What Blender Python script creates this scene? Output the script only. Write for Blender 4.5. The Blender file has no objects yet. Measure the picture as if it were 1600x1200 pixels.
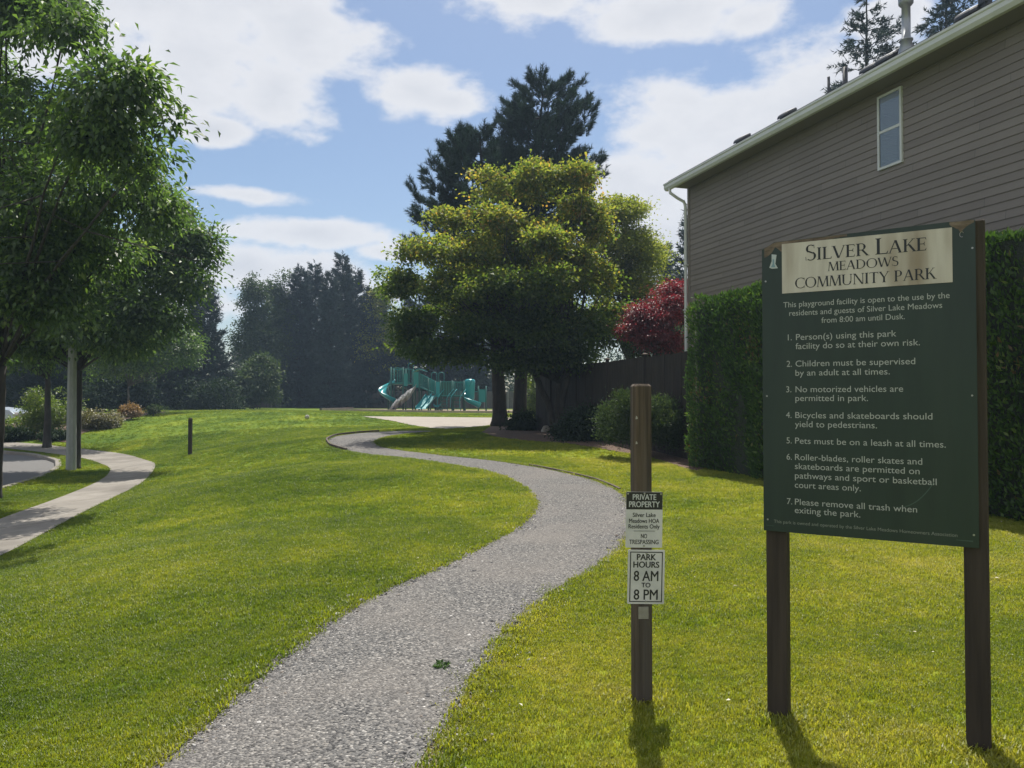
import bpy, math, random
import numpy as np
from mathutils import Vector, Matrix

C = bpy.context.scene
COL = C.collection
R = math.radians
rng = np.random.default_rng(7)
random.seed(7)

# ------------------------------------------------------------------ camera, world, sun, exposure
PITCH = math.atan(25 / 1200)
EYE = np.array([0.0, 0.0, 1.6])
cd = bpy.data.cameras.new('camera'); cam = bpy.data.objects.new('camera', cd); COL.objects.link(cam)
cam.location = EYE; cam.rotation_euler = (R(90) + PITCH, 0, 0)
cd.sensor_width = 36; cd.lens = 27.0; cd.clip_start = .05; cd.clip_end = 3000
C.camera = cam

SUN_EL, SUN_AZ = R(64), R(7)
sd = bpy.data.lights.new('sun', 'SUN'); sun = bpy.data.objects.new('sun', sd); COL.objects.link(sun)
SDIR = Vector((math.sin(SUN_AZ) * math.cos(SUN_EL), math.cos(SUN_AZ) * math.cos(SUN_EL), math.sin(SUN_EL)))
sun.rotation_euler = SDIR.to_track_quat('Z', 'Y').to_euler(); sun.location = (0, 0, 60)
sd.energy = 4.6; sd.angle = R(.5); sd.color = (1.0, .95, .86)

C.view_settings.view_transform = 'Standard'; C.view_settings.look = 'None'
C.view_settings.exposure = .55; C.view_settings.gamma = 1
C.render.engine = 'CYCLES'
C.cycles.max_bounces = 8; C.cycles.transparent_max_bounces = 8; C.cycles.use_denoising = True
C.cycles.sample_clamp_indirect = 6

SKY_STRENGTH = .075
CLOUD = 7.8           # radiance of a sunlit cloud before the strength above
def world():
    w = bpy.data.worlds.new('World'); C.world = w; w.use_nodes = True
    nt = w.node_tree; N = nt.nodes; L = nt.links; N.clear()
    out = N.new('ShaderNodeOutputWorld'); bg = N.new('ShaderNodeBackground'); bg.inputs[1].default_value = SKY_STRENGTH
    L.new(bg.outputs[0], out.inputs[0])
    sky = N.new('ShaderNodeTexSky'); sky.sky_type = 'NISHITA'; sky.sun_disc = False
    sky.sun_elevation = SUN_EL; sky.sun_rotation = SUN_AZ; sky.dust_density = 1.2; sky.ozone_density = 1.5
    tc = N.new('ShaderNodeTexCoord'); sep = N.new('ShaderNodeSeparateXYZ'); L.new(tc.outputs['Generated'], sep.inputs[0])
    def M(op, a, b=None, c=None):
        n = N.new('ShaderNodeMath'); n.operation = op
        for i, v in enumerate((a, b, c)):
            if v is None: continue
            if isinstance(v, (int, float)): n.inputs[i].default_value = v
            else: L.new(v, n.inputs[i])
        return n.outputs[0]
    az = M('ARCTAN2', sep.outputs[0], sep.outputs[1]); el = M('ARCSINE', sep.outputs[2])
    # each cloud bank: azimuth, elevation, half width, half height in degrees
    banks = [(-25, 27, 15, 7), (-15.5, 24.8, 7, 4.0), (-30, 22.5, 8, 3.0), (-17, 21.3, 4, 2.0), (-39, 27, 9, 5),
             (-7.2, 22, 5, 2.0), (-4.5, 21.5, 3.2, 1.4),
             (0.2, 28.5, 6, 2.4), (12, 26.5, 7.5, 2.2), (17.5, 25.6, 3.5, 1.3), (4, 30, 9, 2.2), (26, 24, 3, 2),
             (15, 19, 9.5, 4.6), (23, 20.5, 10, 3.8), (9, 15.5, 6, 4.5), (13, 11, 10, 5), (30, 17, 11, 4),
             (-20, 14.2, 5, .75), (-16, 11.8, 7, 1.2), (-20, 9.3, 9, 2.2), (-14, 8.6, 9, 2.2), (-9, 10.7, 3, .9), (-27, 6.5, 12, 1.6),
             (-21.5, 18.3, 3, 1.1), (-23, 22.6, 9, 4.6), (-17.3, 21.6, 5, 3.2), (8, 14, 5, 6)]
    field = None
    for a, e, wa, he in banks:
        x = M('DIVIDE', M('SUBTRACT', az, R(a)), R(wa)); y = M('DIVIDE', M('SUBTRACT', el, R(e)), R(he))
        f = M('SUBTRACT', 1.0, M('SQRT', M('ADD', M('MULTIPLY', x, x), M('MULTIPLY', y, y))))
        field = f if field is None else M('SMOOTH_MAX', field, f, .18)
    front = M('GREATER_THAN', sep.outputs[1], .35)
    mp = N.new('ShaderNodeMapping'); mp.inputs['Scale'].default_value = (1, 1, 1.9); L.new(tc.outputs['Generated'], mp.inputs[0])
    def noise(scale, detail, rough):
        n = N.new('ShaderNodeTexNoise'); n.inputs['Scale'].default_value = scale; n.inputs['Detail'].default_value = detail
        n.inputs['Roughness'].default_value = rough; L.new(mp.outputs[0], n.inputs['Vector']); return n.outputs['Fac']
    n1 = noise(7.5, 9, .58); n2 = noise(2.6, 5, .5); n3 = noise(16, 6, .6)
    other = M('SUBTRACT', M('MULTIPLY', n2, 2.4), .75)  # unseen cloud cover behind the camera, thickened to add fill on camera-facing surfaces
    field = M('ADD', M('MULTIPLY', field, front), M('MULTIPLY', other, M('SUBTRACT', 1.0, front)))
    f = M('ADD', field, M('MULTIPLY', M('SUBTRACT', n1, .5), 2.3))
    f = M('ADD', f, M('MULTIPLY', M('SUBTRACT', n3, .5), .8))
    mr = N.new('ShaderNodeMapRange'); mr.interpolation_type = 'SMOOTHSTEP'; L.new(f, mr.inputs['Value'])
    mr.inputs['From Min'].default_value = -.06; mr.inputs['From Max'].default_value = .50; mr.inputs['To Max'].default_value = .97
    # thick cloud cores are greyer than the thin bright rims
    core = N.new('ShaderNodeMapRange'); L.new(f, core.inputs['Value']); core.inputs['From Min'].default_value = .2; core.inputs['From Max'].default_value = 1.2
    cc = N.new('ShaderNodeMix'); cc.data_type = 'RGBA'; L.new(core.outputs[0], cc.inputs['Factor'])
    cc.inputs[6].default_value = (CLOUD, CLOUD * 1.0, CLOUD * 1.03, 1); cc.inputs[7].default_value = (CLOUD * .80, CLOUD * .82, CLOUD * .88, 1)
    # thin veil that whitens the blue near the horizon comes with the sky model; saturate the blue a little
    hsv = N.new('ShaderNodeHueSaturation'); hsv.inputs['Saturation'].default_value = 1.08; hsv.inputs['Value'].default_value = 1.04; L.new(sky.outputs[0], hsv.inputs['Color'])
    mx = N.new('ShaderNodeMix'); mx.data_type = 'RGBA'; L.new(mr.outputs[0], mx.inputs['Factor'])
    L.new(hsv.outputs[0], mx.inputs[6]); L.new(cc.outputs[2], mx.inputs[7]); L.new(mx.outputs[2], bg.inputs[0])
world()

# ------------------------------------------------------------------ materials
def newmat(name):
    m = bpy.data.materials.new(name); m.use_nodes = True
    nt = m.node_tree; nt.nodes.clear()
    out = nt.nodes.new('ShaderNodeOutputMaterial')
    return m, nt, nt.nodes, nt.links, out
def ramp(N, stops):
    r = N.new('ShaderNodeValToRGB'); e = r.color_ramp.elements
    while len(e) > 1: e.remove(e[-1])
    e[0].position = stops[0][0]; e[0].color = (*stops[0][1], 1)
    for p, c in stops[1:]:
        k = e.new(p); k.color = (*c, 1)
    return r
def surf(name, c1, c2, scale=8, stretch=(1, 1, 1), rough=.7, bump=.2, bscale=None, metal=0, c3=None, s3=1.0, spec=.5, coords='Object', bdist=.01, detail=6):
    m, nt, N, L, out = newmat(name)
    b = N.new('ShaderNodeBsdfPrincipled'); L.new(b.outputs[0], out.inputs[0])
    b.inputs['Roughness'].default_value = rough; b.inputs['Metallic'].default_value = metal; b.inputs['Specular IOR Level'].default_value = spec
    if coords == 'World':
        g = N.new('ShaderNodeNewGeometry'); src = g.outputs['Position']
    else:
        t = N.new('ShaderNodeTexCoord'); src = t.outputs['Object']
    mp = N.new('ShaderNodeMapping'); mp.inputs['Scale'].default_value = stretch; L.new(src, mp.inputs[0])
    n = N.new('ShaderNodeTexNoise'); n.inputs['Scale'].default_value = scale; n.inputs['Detail'].default_value = detail; n.inputs['Roughness'].default_value = .6
    L.new(mp.outputs[0], n.inputs['Vector'])
    r = ramp(N, [(.3, c1), (.7, c2)]); L.new(n.outputs['Fac'], r.inputs[0]); col = r.outputs[0]
    if c3 is not None:
        n3 = N.new('ShaderNodeTexNoise'); n3.inputs['Scale'].default_value = s3; n3.inputs['Detail'].default_value = 4; L.new(mp.outputs[0], n3.inputs['Vector'])
        r3 = ramp(N, [(.48, (0, 0, 0)), (.68, (1, 1, 1))]); L.new(n3.outputs['Fac'], r3.inputs[0])
        mx = N.new('ShaderNodeMix'); mx.data_type = 'RGBA'; L.new(r3.outputs[0], mx.inputs['Factor']); L.new(col, mx.inputs[6]); mx.inputs[7].default_value = (*c3, 1); col = mx.outputs[2]
    L.new(col, b.inputs['Base Color'])
    if bump:
        nb = N.new('ShaderNodeTexNoise'); nb.inputs['Scale'].default_value = bscale or scale * 3; nb.inputs['Detail'].default_value = 5; L.new(mp.outputs[0], nb.inputs['Vector'])
        bp = N.new('ShaderNodeBump'); bp.inputs['Strength'].default_value = bump; bp.inputs['Distance'].default_value = bdist; L.new(nb.outputs['Fac'], bp.inputs['Height']); L.new(bp.outputs[0], b.inputs['Normal'])
    return m
def leafmat(name, stops, trans=.45, gloss=.08, rough=.45, tmul=(1.5, 1.6, .7)):
    m, nt, N, L, out = newmat(name)
    a = N.new('ShaderNodeAttribute'); a.attribute_name = 'hue'
    r = ramp(N, stops); L.new(a.outputs['Fac'], r.inputs[0])
    d = N.new('ShaderNodeBsdfDiffuse'); L.new(r.outputs[0], d.inputs[0])
    t = N.new('ShaderNodeBsdfTranslucent')
    mu = N.new('ShaderNodeMix'); mu.data_type = 'RGBA'; mu.blend_type = 'MULTIPLY'; mu.inputs['Factor'].default_value = 1
    L.new(r.outputs[0], mu.inputs[6]); mu.inputs[7].default_value = (*tmul, 1); L.new(mu.outputs[2], t.inputs[0])
    x = N.new('ShaderNodeMixShader'); x.inputs[0].default_value = trans; L.new(d.outputs[0], x.inputs[1]); L.new(t.outputs[0], x.inputs[2])
    g = N.new('ShaderNodeBsdfGlossy'); g.inputs['Roughness'].default_value = rough; g.inputs[0].default_value = (1, 1, 1, 1)
    y = N.new('ShaderNodeMixShader'); y.inputs[0].default_value = gloss; L.new(x.outputs[0], y.inputs[1]); L.new(g.outputs[0], y.inputs[2])
    L.new(y.outputs[0], out.inputs[0]); return m
def flat(name, c, rough=.6, metal=0, spec=.5):
    m, nt, N, L, out = newmat(name); b = N.new('ShaderNodeBsdfPrincipled'); b.inputs['Base Color'].default_value = (*c, 1)
    b.inputs['Roughness'].default_value = rough; b.inputs['Metallic'].default_value = metal; b.inputs['Specular IOR Level'].default_value = spec
    L.new(b.outputs[0], out.inputs[0]); return m

def grass_nodes(N, L, blade):
    """turf colour: lush and dry patches in world space, shared by the sheet and the blades"""
    g = N.new('ShaderNodeNewGeometry')
    def noi(s, d, st=(1, 1, .2), rough=.55):
        mp = N.new('ShaderNodeMapping'); mp.inputs['Scale'].default_value = st; L.new(g.outputs['Position'], mp.inputs[0])
        n = N.new('ShaderNodeTexNoise'); n.inputs['Scale'].default_value = s; n.inputs['Detail'].default_value = d; n.inputs['Roughness'].default_value = rough
        L.new(mp.outputs[0], n.inputs['Vector']); return n.outputs['Fac']
    big = noi(.33, 4); mid = noi(1.7, 5); fine = noi(26, 4, (1, .5, .2), .7)
    def M(op, a, b):
        n = N.new('ShaderNodeMath'); n.operation = op
        for i, v in enumerate((a, b)):
            if isinstance(v, (int, float)): n.inputs[i].default_value = v
            else: L.new(v, n.inputs[i])
        return n.outputs[0]
    f = M('ADD', M('MULTIPLY', big, 1.35), M('MULTIPLY', mid, .6)); f = M('ADD', f, M('MULTIPLY', fine, .75 if not blade else .2))
    if blade:
        oi = N.new('ShaderNodeObjectInfo'); f = M('ADD', f, M('MULTIPLY', oi.outputs['Random'], .3))
    f = M('SUBTRACT', f, .72 if blade else .95)
    sp = N.new('ShaderNodeSeparateXYZ'); L.new(g.outputs['Position'], sp.inputs[0])
    def mr(v, a, b, c, d):
        n = N.new('ShaderNodeMapRange'); n.interpolation_type = 'SMOOTHSTEP'; L.new(v, n.inputs['Value'])
        for i, q in enumerate((a, b, c, d)): n.inputs[i + 1].default_value = q
        return n.outputs[0]
    f = M('ADD', f, M('ADD', mr(sp.outputs[0], -4.5, 2.5, -.15, .12), mr(sp.outputs[1], 3, 10, .06, -.02)))   # the open right hand turf is drier
    r = ramp(N, [(.0, (.052, .098, .009)), (.28, (.102, .155, .012)), (.5, (.168, .212, .019)), (.72, (.255, .272, .03)), (1.0, (.36, .34, .10))])
    L.new(f, r.inputs[0]); return r.outputs[0], fine
def mat_lawn():
    m, nt, N, L, out = newmat('lawn_turf'); b = N.new('ShaderNodeBsdfPrincipled'); L.new(b.outputs[0], out.inputs[0])
    c, fine = grass_nodes(N, L, False); L.new(c, b.inputs['Base Color']); b.inputs['Roughness'].default_value = .9; b.inputs['Specular IOR Level'].default_value = .1
    bp = N.new('ShaderNodeBump'); bp.inputs['Strength'].default_value = .7; bp.inputs['Distance'].default_value = .05; L.new(fine, bp.inputs['Height']); L.new(bp.outputs[0], b.inputs['Normal'])
    return m
def mat_blade():
    m, nt, N, L, out = newmat('grass_blade'); c, _ = grass_nodes(N, L, True)
    d = N.new('ShaderNodeBsdfDiffuse'); t = N.new('ShaderNodeBsdfTranslucent'); L.new(c, d.inputs[0])
    mu = N.new('ShaderNodeMix'); mu.data_type = 'RGBA'; mu.blend_type = 'MULTIPLY'; mu.inputs['Factor'].default_value = 1; L.new(c, mu.inputs[6]); mu.inputs[7].default_value = (1.9, 1.8, .9, 1); L.new(mu.outputs[2], t.inputs[0])
    x = N.new('ShaderNodeMixShader'); x.inputs[0].default_value = .5; L.new(d.outputs[0], x.inputs[1]); L.new(t.outputs[0], x.inputs[2])
    g = N.new('ShaderNodeBsdfGlossy'); g.inputs['Roughness'].default_value = .5; y = N.new('ShaderNodeMixShader'); y.inputs[0].default_value = .04
    L.new(x.outputs[0], y.inputs[1]); L.new(g.outputs[0], y.inputs[2]); L.new(y.outputs[0], out.inputs[0]); return m
def mat_pebble():
    m, nt, N, L, out = newmat('crushed_stone'); b = N.new('ShaderNodeBsdfPrincipled'); L.new(b.outputs[0], out.inputs[0]); b.inputs['Roughness'].default_value = .85
    oi = N.new('ShaderNodeObjectInfo'); r = ramp(N, [(0, (.045, .045, .048)), (.3, (.11, .108, .108)), (.6, (.19, .185, .18)), (.8, (.25, .235, .215)), (.9, (.15, .12, .095)), (.95, (.36, .35, .33)), (1, (.6, .58, .55))])
    L.new(oi.outputs['Random'], r.inputs[0]); L.new(r.outputs[0], b.inputs['Base Color']); return m

M_lawn = mat_lawn(); M_blade = mat_blade(); M_peb = mat_pebble()
def mat_gravel():
    m, nt, N, L, out = newmat('gravel_bed'); b = N.new('ShaderNodeBsdfPrincipled'); L.new(b.outputs[0], out.inputs[0]); b.inputs['Roughness'].default_value = .9; b.inputs['Specular IOR Level'].default_value = .2
    g = N.new('ShaderNodeNewGeometry')
    v = N.new('ShaderNodeTexVoronoi'); v.inputs['Scale'].default_value = 75; L.new(g.outputs['Position'], v.inputs['Vector'])
    wn = N.new('ShaderNodeTexWhiteNoise'); L.new(v.outputs['Color'], wn.inputs['Vector'])
    r = ramp(N, [(0, (.055, .055, .057)), (.35, (.13, .128, .125)), (.7, (.20, .195, .187)), (.9, (.25, .235, .215)), (1, (.42, .405, .38))]); L.new(wn.outputs['Value'], r.inputs[0])
    n = N.new('ShaderNodeTexNoise'); n.inputs['Scale'].default_value = .9; n.inputs['Detail'].default_value = 5; L.new(g.outputs['Position'], n.inputs['Vector'])
    rr = ramp(N, [(.42, (0, 0, 0)), (.68, (.55, .55, .55))]); L.new(n.outputs['Fac'], rr.inputs[0])
    mx = N.new('ShaderNodeMix'); mx.data_type = 'RGBA'; L.new(rr.outputs[0], mx.inputs['Factor']); L.new(r.outputs[0], mx.inputs[6]); mx.inputs[7].default_value = (.235, .215, .195, 1)
    L.new(mx.outputs[2], b.inputs['Base Color'])
    bp = N.new('ShaderNodeBump'); bp.inputs['Strength'].default_value = .9; bp.inputs['Distance'].default_value = .02; bp.invert = True; L.new(v.outputs['Distance'], bp.inputs['Height']); L.new(bp.outputs[0], b.inputs['Normal'])
    return m
M_gravel = mat_gravel()
M_conc = surf('pavement_concrete', (.19, .17, .145), (.26, .24, .21), 3, bump=.15, bscale=60, c3=(.15, .135, .115), s3=.6, coords='World', rough=.9)
M_court = surf('court_concrete', (.26, .228, .19), (.31, .275, .232), 1.2, bump=.1, bscale=50, coords='World', rough=.9)
M_asph = surf('asphalt', (.10, .098, .095), (.16, .155, .15), 30, bump=.3, bscale=90, coords='World', rough=.95)
M_mulch = surf('bark_mulch', (.035, .02, .013), (.20, .13, .09), 24, bump=.9, bscale=40, coords='World', rough=.95, bdist=.04)
M_chips = surf('wood_chips', (.15, .10, .07), (.34, .26, .19), 22, bump=.8, bscale=40, coords='World', rough=.95, bdist=.04)
M_bark = surf('tree_bark', (.018, .016, .014), (.065, .058, .05), 9, (1, 1, .22), .95, .9, 16, bdist=.03)
M_barkpine = surf('pine_bark', (.010, .008, .007), (.035, .029, .025), 7, (1, 1, .3), .95, 1.0, 12, bdist=.05)
M_barkgrey = surf('smooth_bark', (.07, .065, .055), (.16, .15, .13), 12, (1, 1, .4), .9, .4)
M_post = surf('weathered_post', (.024, .017, .012), (.13, .098, .068), 13, (2.6, 2.6, .10), .9, .7, 30, c3=(.075, .066, .056), s3=3)
M_postdark = surf('dark_stained_post', (.022, .016, .012), (.055, .042, .032), 10, (2.2, 2.2, .12), .85, .4, 26)
M_edge = surf('edging_timber', (.055, .042, .034), (.15, .12, .095), 8, rough=.95, bump=.4, coords='World')
M_signgreen = surf('sign_green_paint', (.0055, .019, .015), (.011, .029, .022), 3.5, (3, 1, .5), rough=.42, bump=.06, c3=(.014, .030, .023), s3=1.5)
M_ply = surf('bare_plywood', (.08, .06, .045), (.22, .17, .13), 14, (1, 3, 3), .9, .6)
M_plate = surf('stained_cream_plate', (.46, .425, .38), (.58, .545, .49), 6, (3, 3, .5), .6, .03, c3=(.25, .20, .145), s3=1.6)
M_navy = flat('navy_letter', (.013, .016, .022), .6)
M_letter = flat('pale_letter', (.36, .38, .36), .6)
M_letterdim = flat('faded_letter', (.20, .22, .19), .7)
M_metalwhite = surf('sign_sheet_white', (.57, .565, .56), (.64, .635, .63), 3, rough=.45, bump=.02, c3=(.44, .45, .44), s3=5)
M_black = flat('sign_black', (.012, .013, .014), .5)
M_screw = flat('screw_steel', (.35, .35, .35), .35, 1)
def mat_siding():
    # lap boards: each board a slightly different tone, butt joints staggered from course to course
    m, nt, N, L, out = newmat('brown_lap_siding'); b = N.new('ShaderNodeBsdfPrincipled'); L.new(b.outputs[0], out.inputs[0]); b.inputs['Roughness'].default_value = .62
    g = N.new('ShaderNodeNewGeometry'); sp = N.new('ShaderNodeSeparateXYZ'); L.new(g.outputs['Position'], sp.inputs[0])
    def M(op, a, c):
        n = N.new('ShaderNodeMath'); n.operation = op
        for k, v in enumerate((a, c)):
            if isinstance(v, (int, float)): n.inputs[k].default_value = v
            else: L.new(v, n.inputs[k])
        return n.outputs[0]
    row = M('FLOOR', M('DIVIDE', M('ADD', sp.outputs[2], .3), .137), 0); al = M('SUBTRACT', M('MULTIPLY', sp.outputs[0], .298), M('MULTIPLY', sp.outputs[1], .954))
    wr = N.new('ShaderNodeTexWhiteNoise'); wr.noise_dimensions = '1D'; L.new(row, wr.inputs['W'])
    u = M('ADD', M('DIVIDE', al, 3.66), wr.outputs['Value']); cx = N.new('ShaderNodeCombineXYZ'); L.new(M('FLOOR', u, 0), cx.inputs[0]); L.new(row, cx.inputs[1])
    wn = N.new('ShaderNodeTexWhiteNoise'); L.new(cx.outputs[0], wn.inputs['Vector'])
    mp = N.new('ShaderNodeMapping'); mp.inputs['Scale'].default_value = (1, 1, .35); L.new(g.outputs['Position'], mp.inputs[0])
    n = N.new('ShaderNodeTexNoise'); n.inputs['Scale'].default_value = 1.1; n.inputs['Detail'].default_value = 7; L.new(mp.outputs[0], n.inputs['Vector'])
    t = M('ADD', M('MULTIPLY', wn.outputs['Value'], .42), M('MULTIPLY', n.outputs['Fac'], .6)); rp = ramp(N, [(.1, (.158, .134, .114)), (.9, (.222, .194, .168))]); L.new(t, rp.inputs[0])
    jt = M('LESS_THAN', M('FRACT', u, 0), .0016); mx = N.new('ShaderNodeMix'); mx.data_type = 'RGBA'; L.new(jt, mx.inputs['Factor']); L.new(rp.outputs[0], mx.inputs[6]); mx.inputs[7].default_value = (.05, .045, .04, 1); L.new(mx.outputs[2], b.inputs['Base Color'])
    return m
M_siding = mat_siding()
M_trim = surf('cream_trim', (.54, .56, .54), (.62, .64, .62), 2, rough=.45, bump=.02)
M_soffit = flat('soffit_paint', (.20, .18, .155), .7)
M_roof = surf('roof_shingle', (.035, .034, .035), (.08, .076, .075), 20, bump=.6, rough=.95)
M_vent = flat('roof_vent_metal', (.045, .048, .055), .5, .3)
M_flue = flat('flue_metal', (.30, .32, .34), .45, .6)
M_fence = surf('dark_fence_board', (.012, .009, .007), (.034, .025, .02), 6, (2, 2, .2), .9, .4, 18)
M_teal = flat('teal_plastic', (.012, .24, .26), .28)
M_tealdark = flat('teal_paint', (.015, .20, .19), .4)
M_greendark = flat('dark_green_paint', (.010, .085, .07), .45)
M_rock = surf('moulded_rock', (.20, .20, .205), (.44, .43, .42), 3, rough=.8, bump=.8, bdist=.1, bscale=5)
M_lamp = surf('lamp_pole_concrete', (.25, .27, .25), (.33, .35, .32), 12, (1, 1, .3), .8, .1)
M_farwall = surf('house_wall', (.16, .16, .155), (.20, .20, .19), 2, rough=.8, bump=.05)
M_brick = surf('chimney_cladding', (.22, .19, .175), (.28, .25, .23), 3, rough=.85, bump=.2)
def glass():
    m, nt, N, L, out = newmat('window_glass'); g = N.new('ShaderNodeBsdfGlossy'); g.inputs['Roughness'].default_value = .02
    t = N.new('ShaderNodeBsdfTransparent'); t.inputs[0].default_value = (.9, .94, .97, 1); f = N.new('ShaderNodeFresnel'); f.inputs[0].default_value = 1.9
    x = N.new('ShaderNodeMixShader'); L.new(f.outputs[0], x.inputs[0]); L.new(t.outputs[0], x.inputs[1]); L.new(g.outputs[0], x.inputs[2]); L.new(x.outputs[0], out.inputs[0]); return m
M_glass = glass()

# ------------------------------------------------------------------ object helpers
def tag(o, label=None, cat=None, group=None, kind=None):
    if label: o['label'] = label
    if cat: o['category'] = cat
    if group: o['group'] = group
    if kind: o['kind'] = kind
    return o
def empty(name, loc, label, cat, group=None, rz=0):
    o = bpy.data.objects.new(name, None); COL.objects.link(o); o.location = loc; o.rotation_euler = (0, 0, rz); o.empty_display_size = .2
    return tag(o, label, cat, group)
def link(name, me, m, parent=None, smooth=False):
    o = bpy.data.objects.new(name, me); COL.objects.link(o)
    if m is not None and not me.materials: me.materials.append(m)
    if parent is not None: o.parent = parent
    if smooth and len(me.polygons): me.polygons.foreach_set('use_smooth', np.ones(len(me.polygons), bool))
    return o
def np_mesh(name, v, f, hue=None):
    v = np.ascontiguousarray(v, np.float32); f = np.ascontiguousarray(f, np.int32); n, k = f.shape
    me = bpy.data.meshes.new(name); me.vertices.add(len(v)); me.vertices.foreach_set('co', v.ravel())
    me.loops.add(n * k); me.loops.foreach_set('vertex_index', f.ravel())
    me.polygons.add(n); me.polygons.foreach_set('loop_start', np.arange(0, n * k, k, dtype=np.int32)); me.polygons.foreach_set('loop_total', np.full(n, k, np.int32))
    if hue is not None:
        a = me.attributes.new('hue', 'FLOAT', 'FACE'); a.data.foreach_set('value', np.ascontiguousarray(hue, np.float32))
    me.update(calc_edges=True); return me
class MB:
    def __init__(s): s.v = []; s.f = []
    def add(s, vs, fs):
        b = len(s.v); s.v += [tuple(map(float, p)) for p in vs]; s.f += [tuple(b + i for i in q) for q in fs]; return s
    def box(s, a, b, M=None):
        x0, y0, z0 = a; x1, y1, z1 = b
        vs = [Vector(p) for p in ((x0, y0, z0), (x1, y0, z0), (x1, y1, z0), (x0, y1, z0), (x0, y0, z1), (x1, y0, z1), (x1, y1, z1), (x0, y1, z1))]
        if M is not None: vs = [M @ p for p in vs]
        return s.add(vs, [(0, 3, 2, 1), (4, 5, 6, 7), (0, 1, 5, 4), (1, 2, 6, 5), (2, 3, 7, 6), (3, 0, 4, 7)])
    def cbox(s, a, b, c=.006, M=None):
        """box with chamfered vertical edges and top"""
        x0, y0, z0 = a; x1, y1, z1 = b
        def ring(i, z): return [(x0 + c + i, y0 + i, z), (x1 - c - i, y0 + i, z), (x1 - i, y0 + c + i, z), (x1 - i, y1 - c - i, z), (x1 - c - i, y1 - i, z), (x0 + c + i, y1 - i, z), (x0 + i, y1 - c - i, z), (x0 + i, y0 + c + i, z)]
        vs = ring(0, z0) + ring(0, z1 - c) + ring(c * .7, z1)
        if M is not None: vs = [M @ Vector(p) for p in vs]
        fs = [(k * 8 + i, k * 8 + (i + 1) % 8, k * 8 + 8 + (i + 1) % 8, k * 8 + 8 + i) for k in range(2) for i in range(8)]
        return s.add(vs, fs + [tuple(range(7, -1, -1)), tuple(range(16, 24))])
    def tube(s, pts, rad, sides=8, caps=True):
        pts = [Vector(p) for p in pts]; n = len(pts)
        if isinstance(rad, (int, float)): rad = [rad] * n
        vs = []; up = None
        for i, p in enumerate(pts):
            t = (pts[min(i + 1, n - 1)] - pts[max(i - 1, 0)]).normalized()
            if up is None: up = Vector((1, 0, 0)) if abs(t.x) < .8 else Vector((0, 1, 0))
            a = (up - t * up.dot(t)).normalized(); b = t.cross(a); up = a
            vs += [p + (a * math.cos(2 * math.pi * k / sides) + b * math.sin(2 * math.pi * k / sides)) * rad[i] for k in range(sides)]
        fs = [(i * sides + k, i * sides + (k + 1) % sides, (i + 1) * sides + (k + 1) % sides, (i + 1) * sides + k) for i in range(n - 1) for k in range(sides)]
        if caps: fs += [tuple(range(sides - 1, -1, -1)), tuple(range((n - 1) * sides, n * sides))]
        return s.add(vs, fs)
    def lathe(s, c, prof, sides=16):
        return s.tube([(c[0], c[1], c[2] + z) for r, z in prof], [max(r, .001) for r, z in prof], sides)
    def loft(s, secs, closed=True):
        k = len(secs[0]); n = len(secs); vs = [p for q in secs for p in q]; m = k if closed else k - 1
        return s.add(vs, [(i * k + j, i * k + (j + 1) % k, (i + 1) * k + (j + 1) % k, (i + 1) * k + j) for i in range(n - 1) for j in range(m)])
    def build(s, name, m, parent=None, smooth=False, M=None):
        me = bpy.data.meshes.new(name); me.from_pydata([M @ Vector(p) for p in s.v] if M is not None else s.v, [], s.f); me.update()
        return link(name, me, m, parent, smooth)

# ------------------------------------------------------------------ terrain (heights measured from the photograph's perspective)
HP = np.array([(0, -10, 0), (-10, -10, -.45), (10, -10, .1), (0, 0, 0), (0, 4, 0), (0, 8, .03), (1.5, 12.4, .1), (-5.8, 24, .3), (0, 30, .45), (0, 50, .5), (0, 60, .65), (-8, 60, .7), (8, 60, .65), (10, 45, .5), (5, 30, .45),
    (4, 17, .15), (6, 9.5, .1), (6, 4, .08), (10, 15, .2), (15, 25, .4), (25, 40, .5), (20, 10, .2), (1.36, 3.9, -.04), (2.1, 3.4, .05), (.68, 4.13, 0),
    (-6.6, 9.9, -.45), (-7.65, 13.6, -.45), (-8.3, 16.2, -.45), (-8.9, 18.5, -.45), (-10, 22, -.45), (-11.8, 25.6, -.45), (-13.8, 28.3, -.45), (-15.8, 30.7, -.45), (-18.4, 33, -.45), (-5.8, 4, -.42), (-5.5, 0, -.42),
    (-12, 12, -.5), (-14, 20, -.5), (-16, 26, -.5), (-20, 30, -.5), (-30, 25, -.5), (-30, 10, -.5), (-30, 35, -.45), (-12, 4, -.5), (-12, -5, -.5), (-45, 20, -.5),
    (-3.2, 6.5, -.06), (-10.7, 25.6, -.21), (-5, 15, .08), (-3.5, 9, -.02), (-14, 45, .86), (-8, 45, .70), (-20, 45, .80), (-20.7, 40, .43), (-25, 45, .6), (-14, 60, .8), (-30, 60, .8), (-13.5, 35, .3),
    (0, 85, .7), (-40, 85, .8), (40, 85, .7), (40, 20, .3), (-60, 40, -.3), (-60, 10, -.5), (60, 60, .6), (5, 23, .42), (3.2, 27, .45), (-70, -15, -.5), (70, -15, .2), (-4, 36, .5)], float)
def _phi(a, b): return np.sqrt(((a[:, None, :] - b[None, :, :]) ** 2).sum(-1) + 2.0 ** 2)
_n = len(HP); _A = np.zeros((_n + 3, _n + 3)); _A[:_n, :_n] = _phi(HP[:, :2], HP[:, :2]) - np.eye(_n) * .05; _A[:_n, _n] = 1; _A[:_n, _n + 1:] = HP[:, :2]; _A[_n, :_n] = 1; _A[_n + 1:, :_n] = HP[:, :2].T
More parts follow.
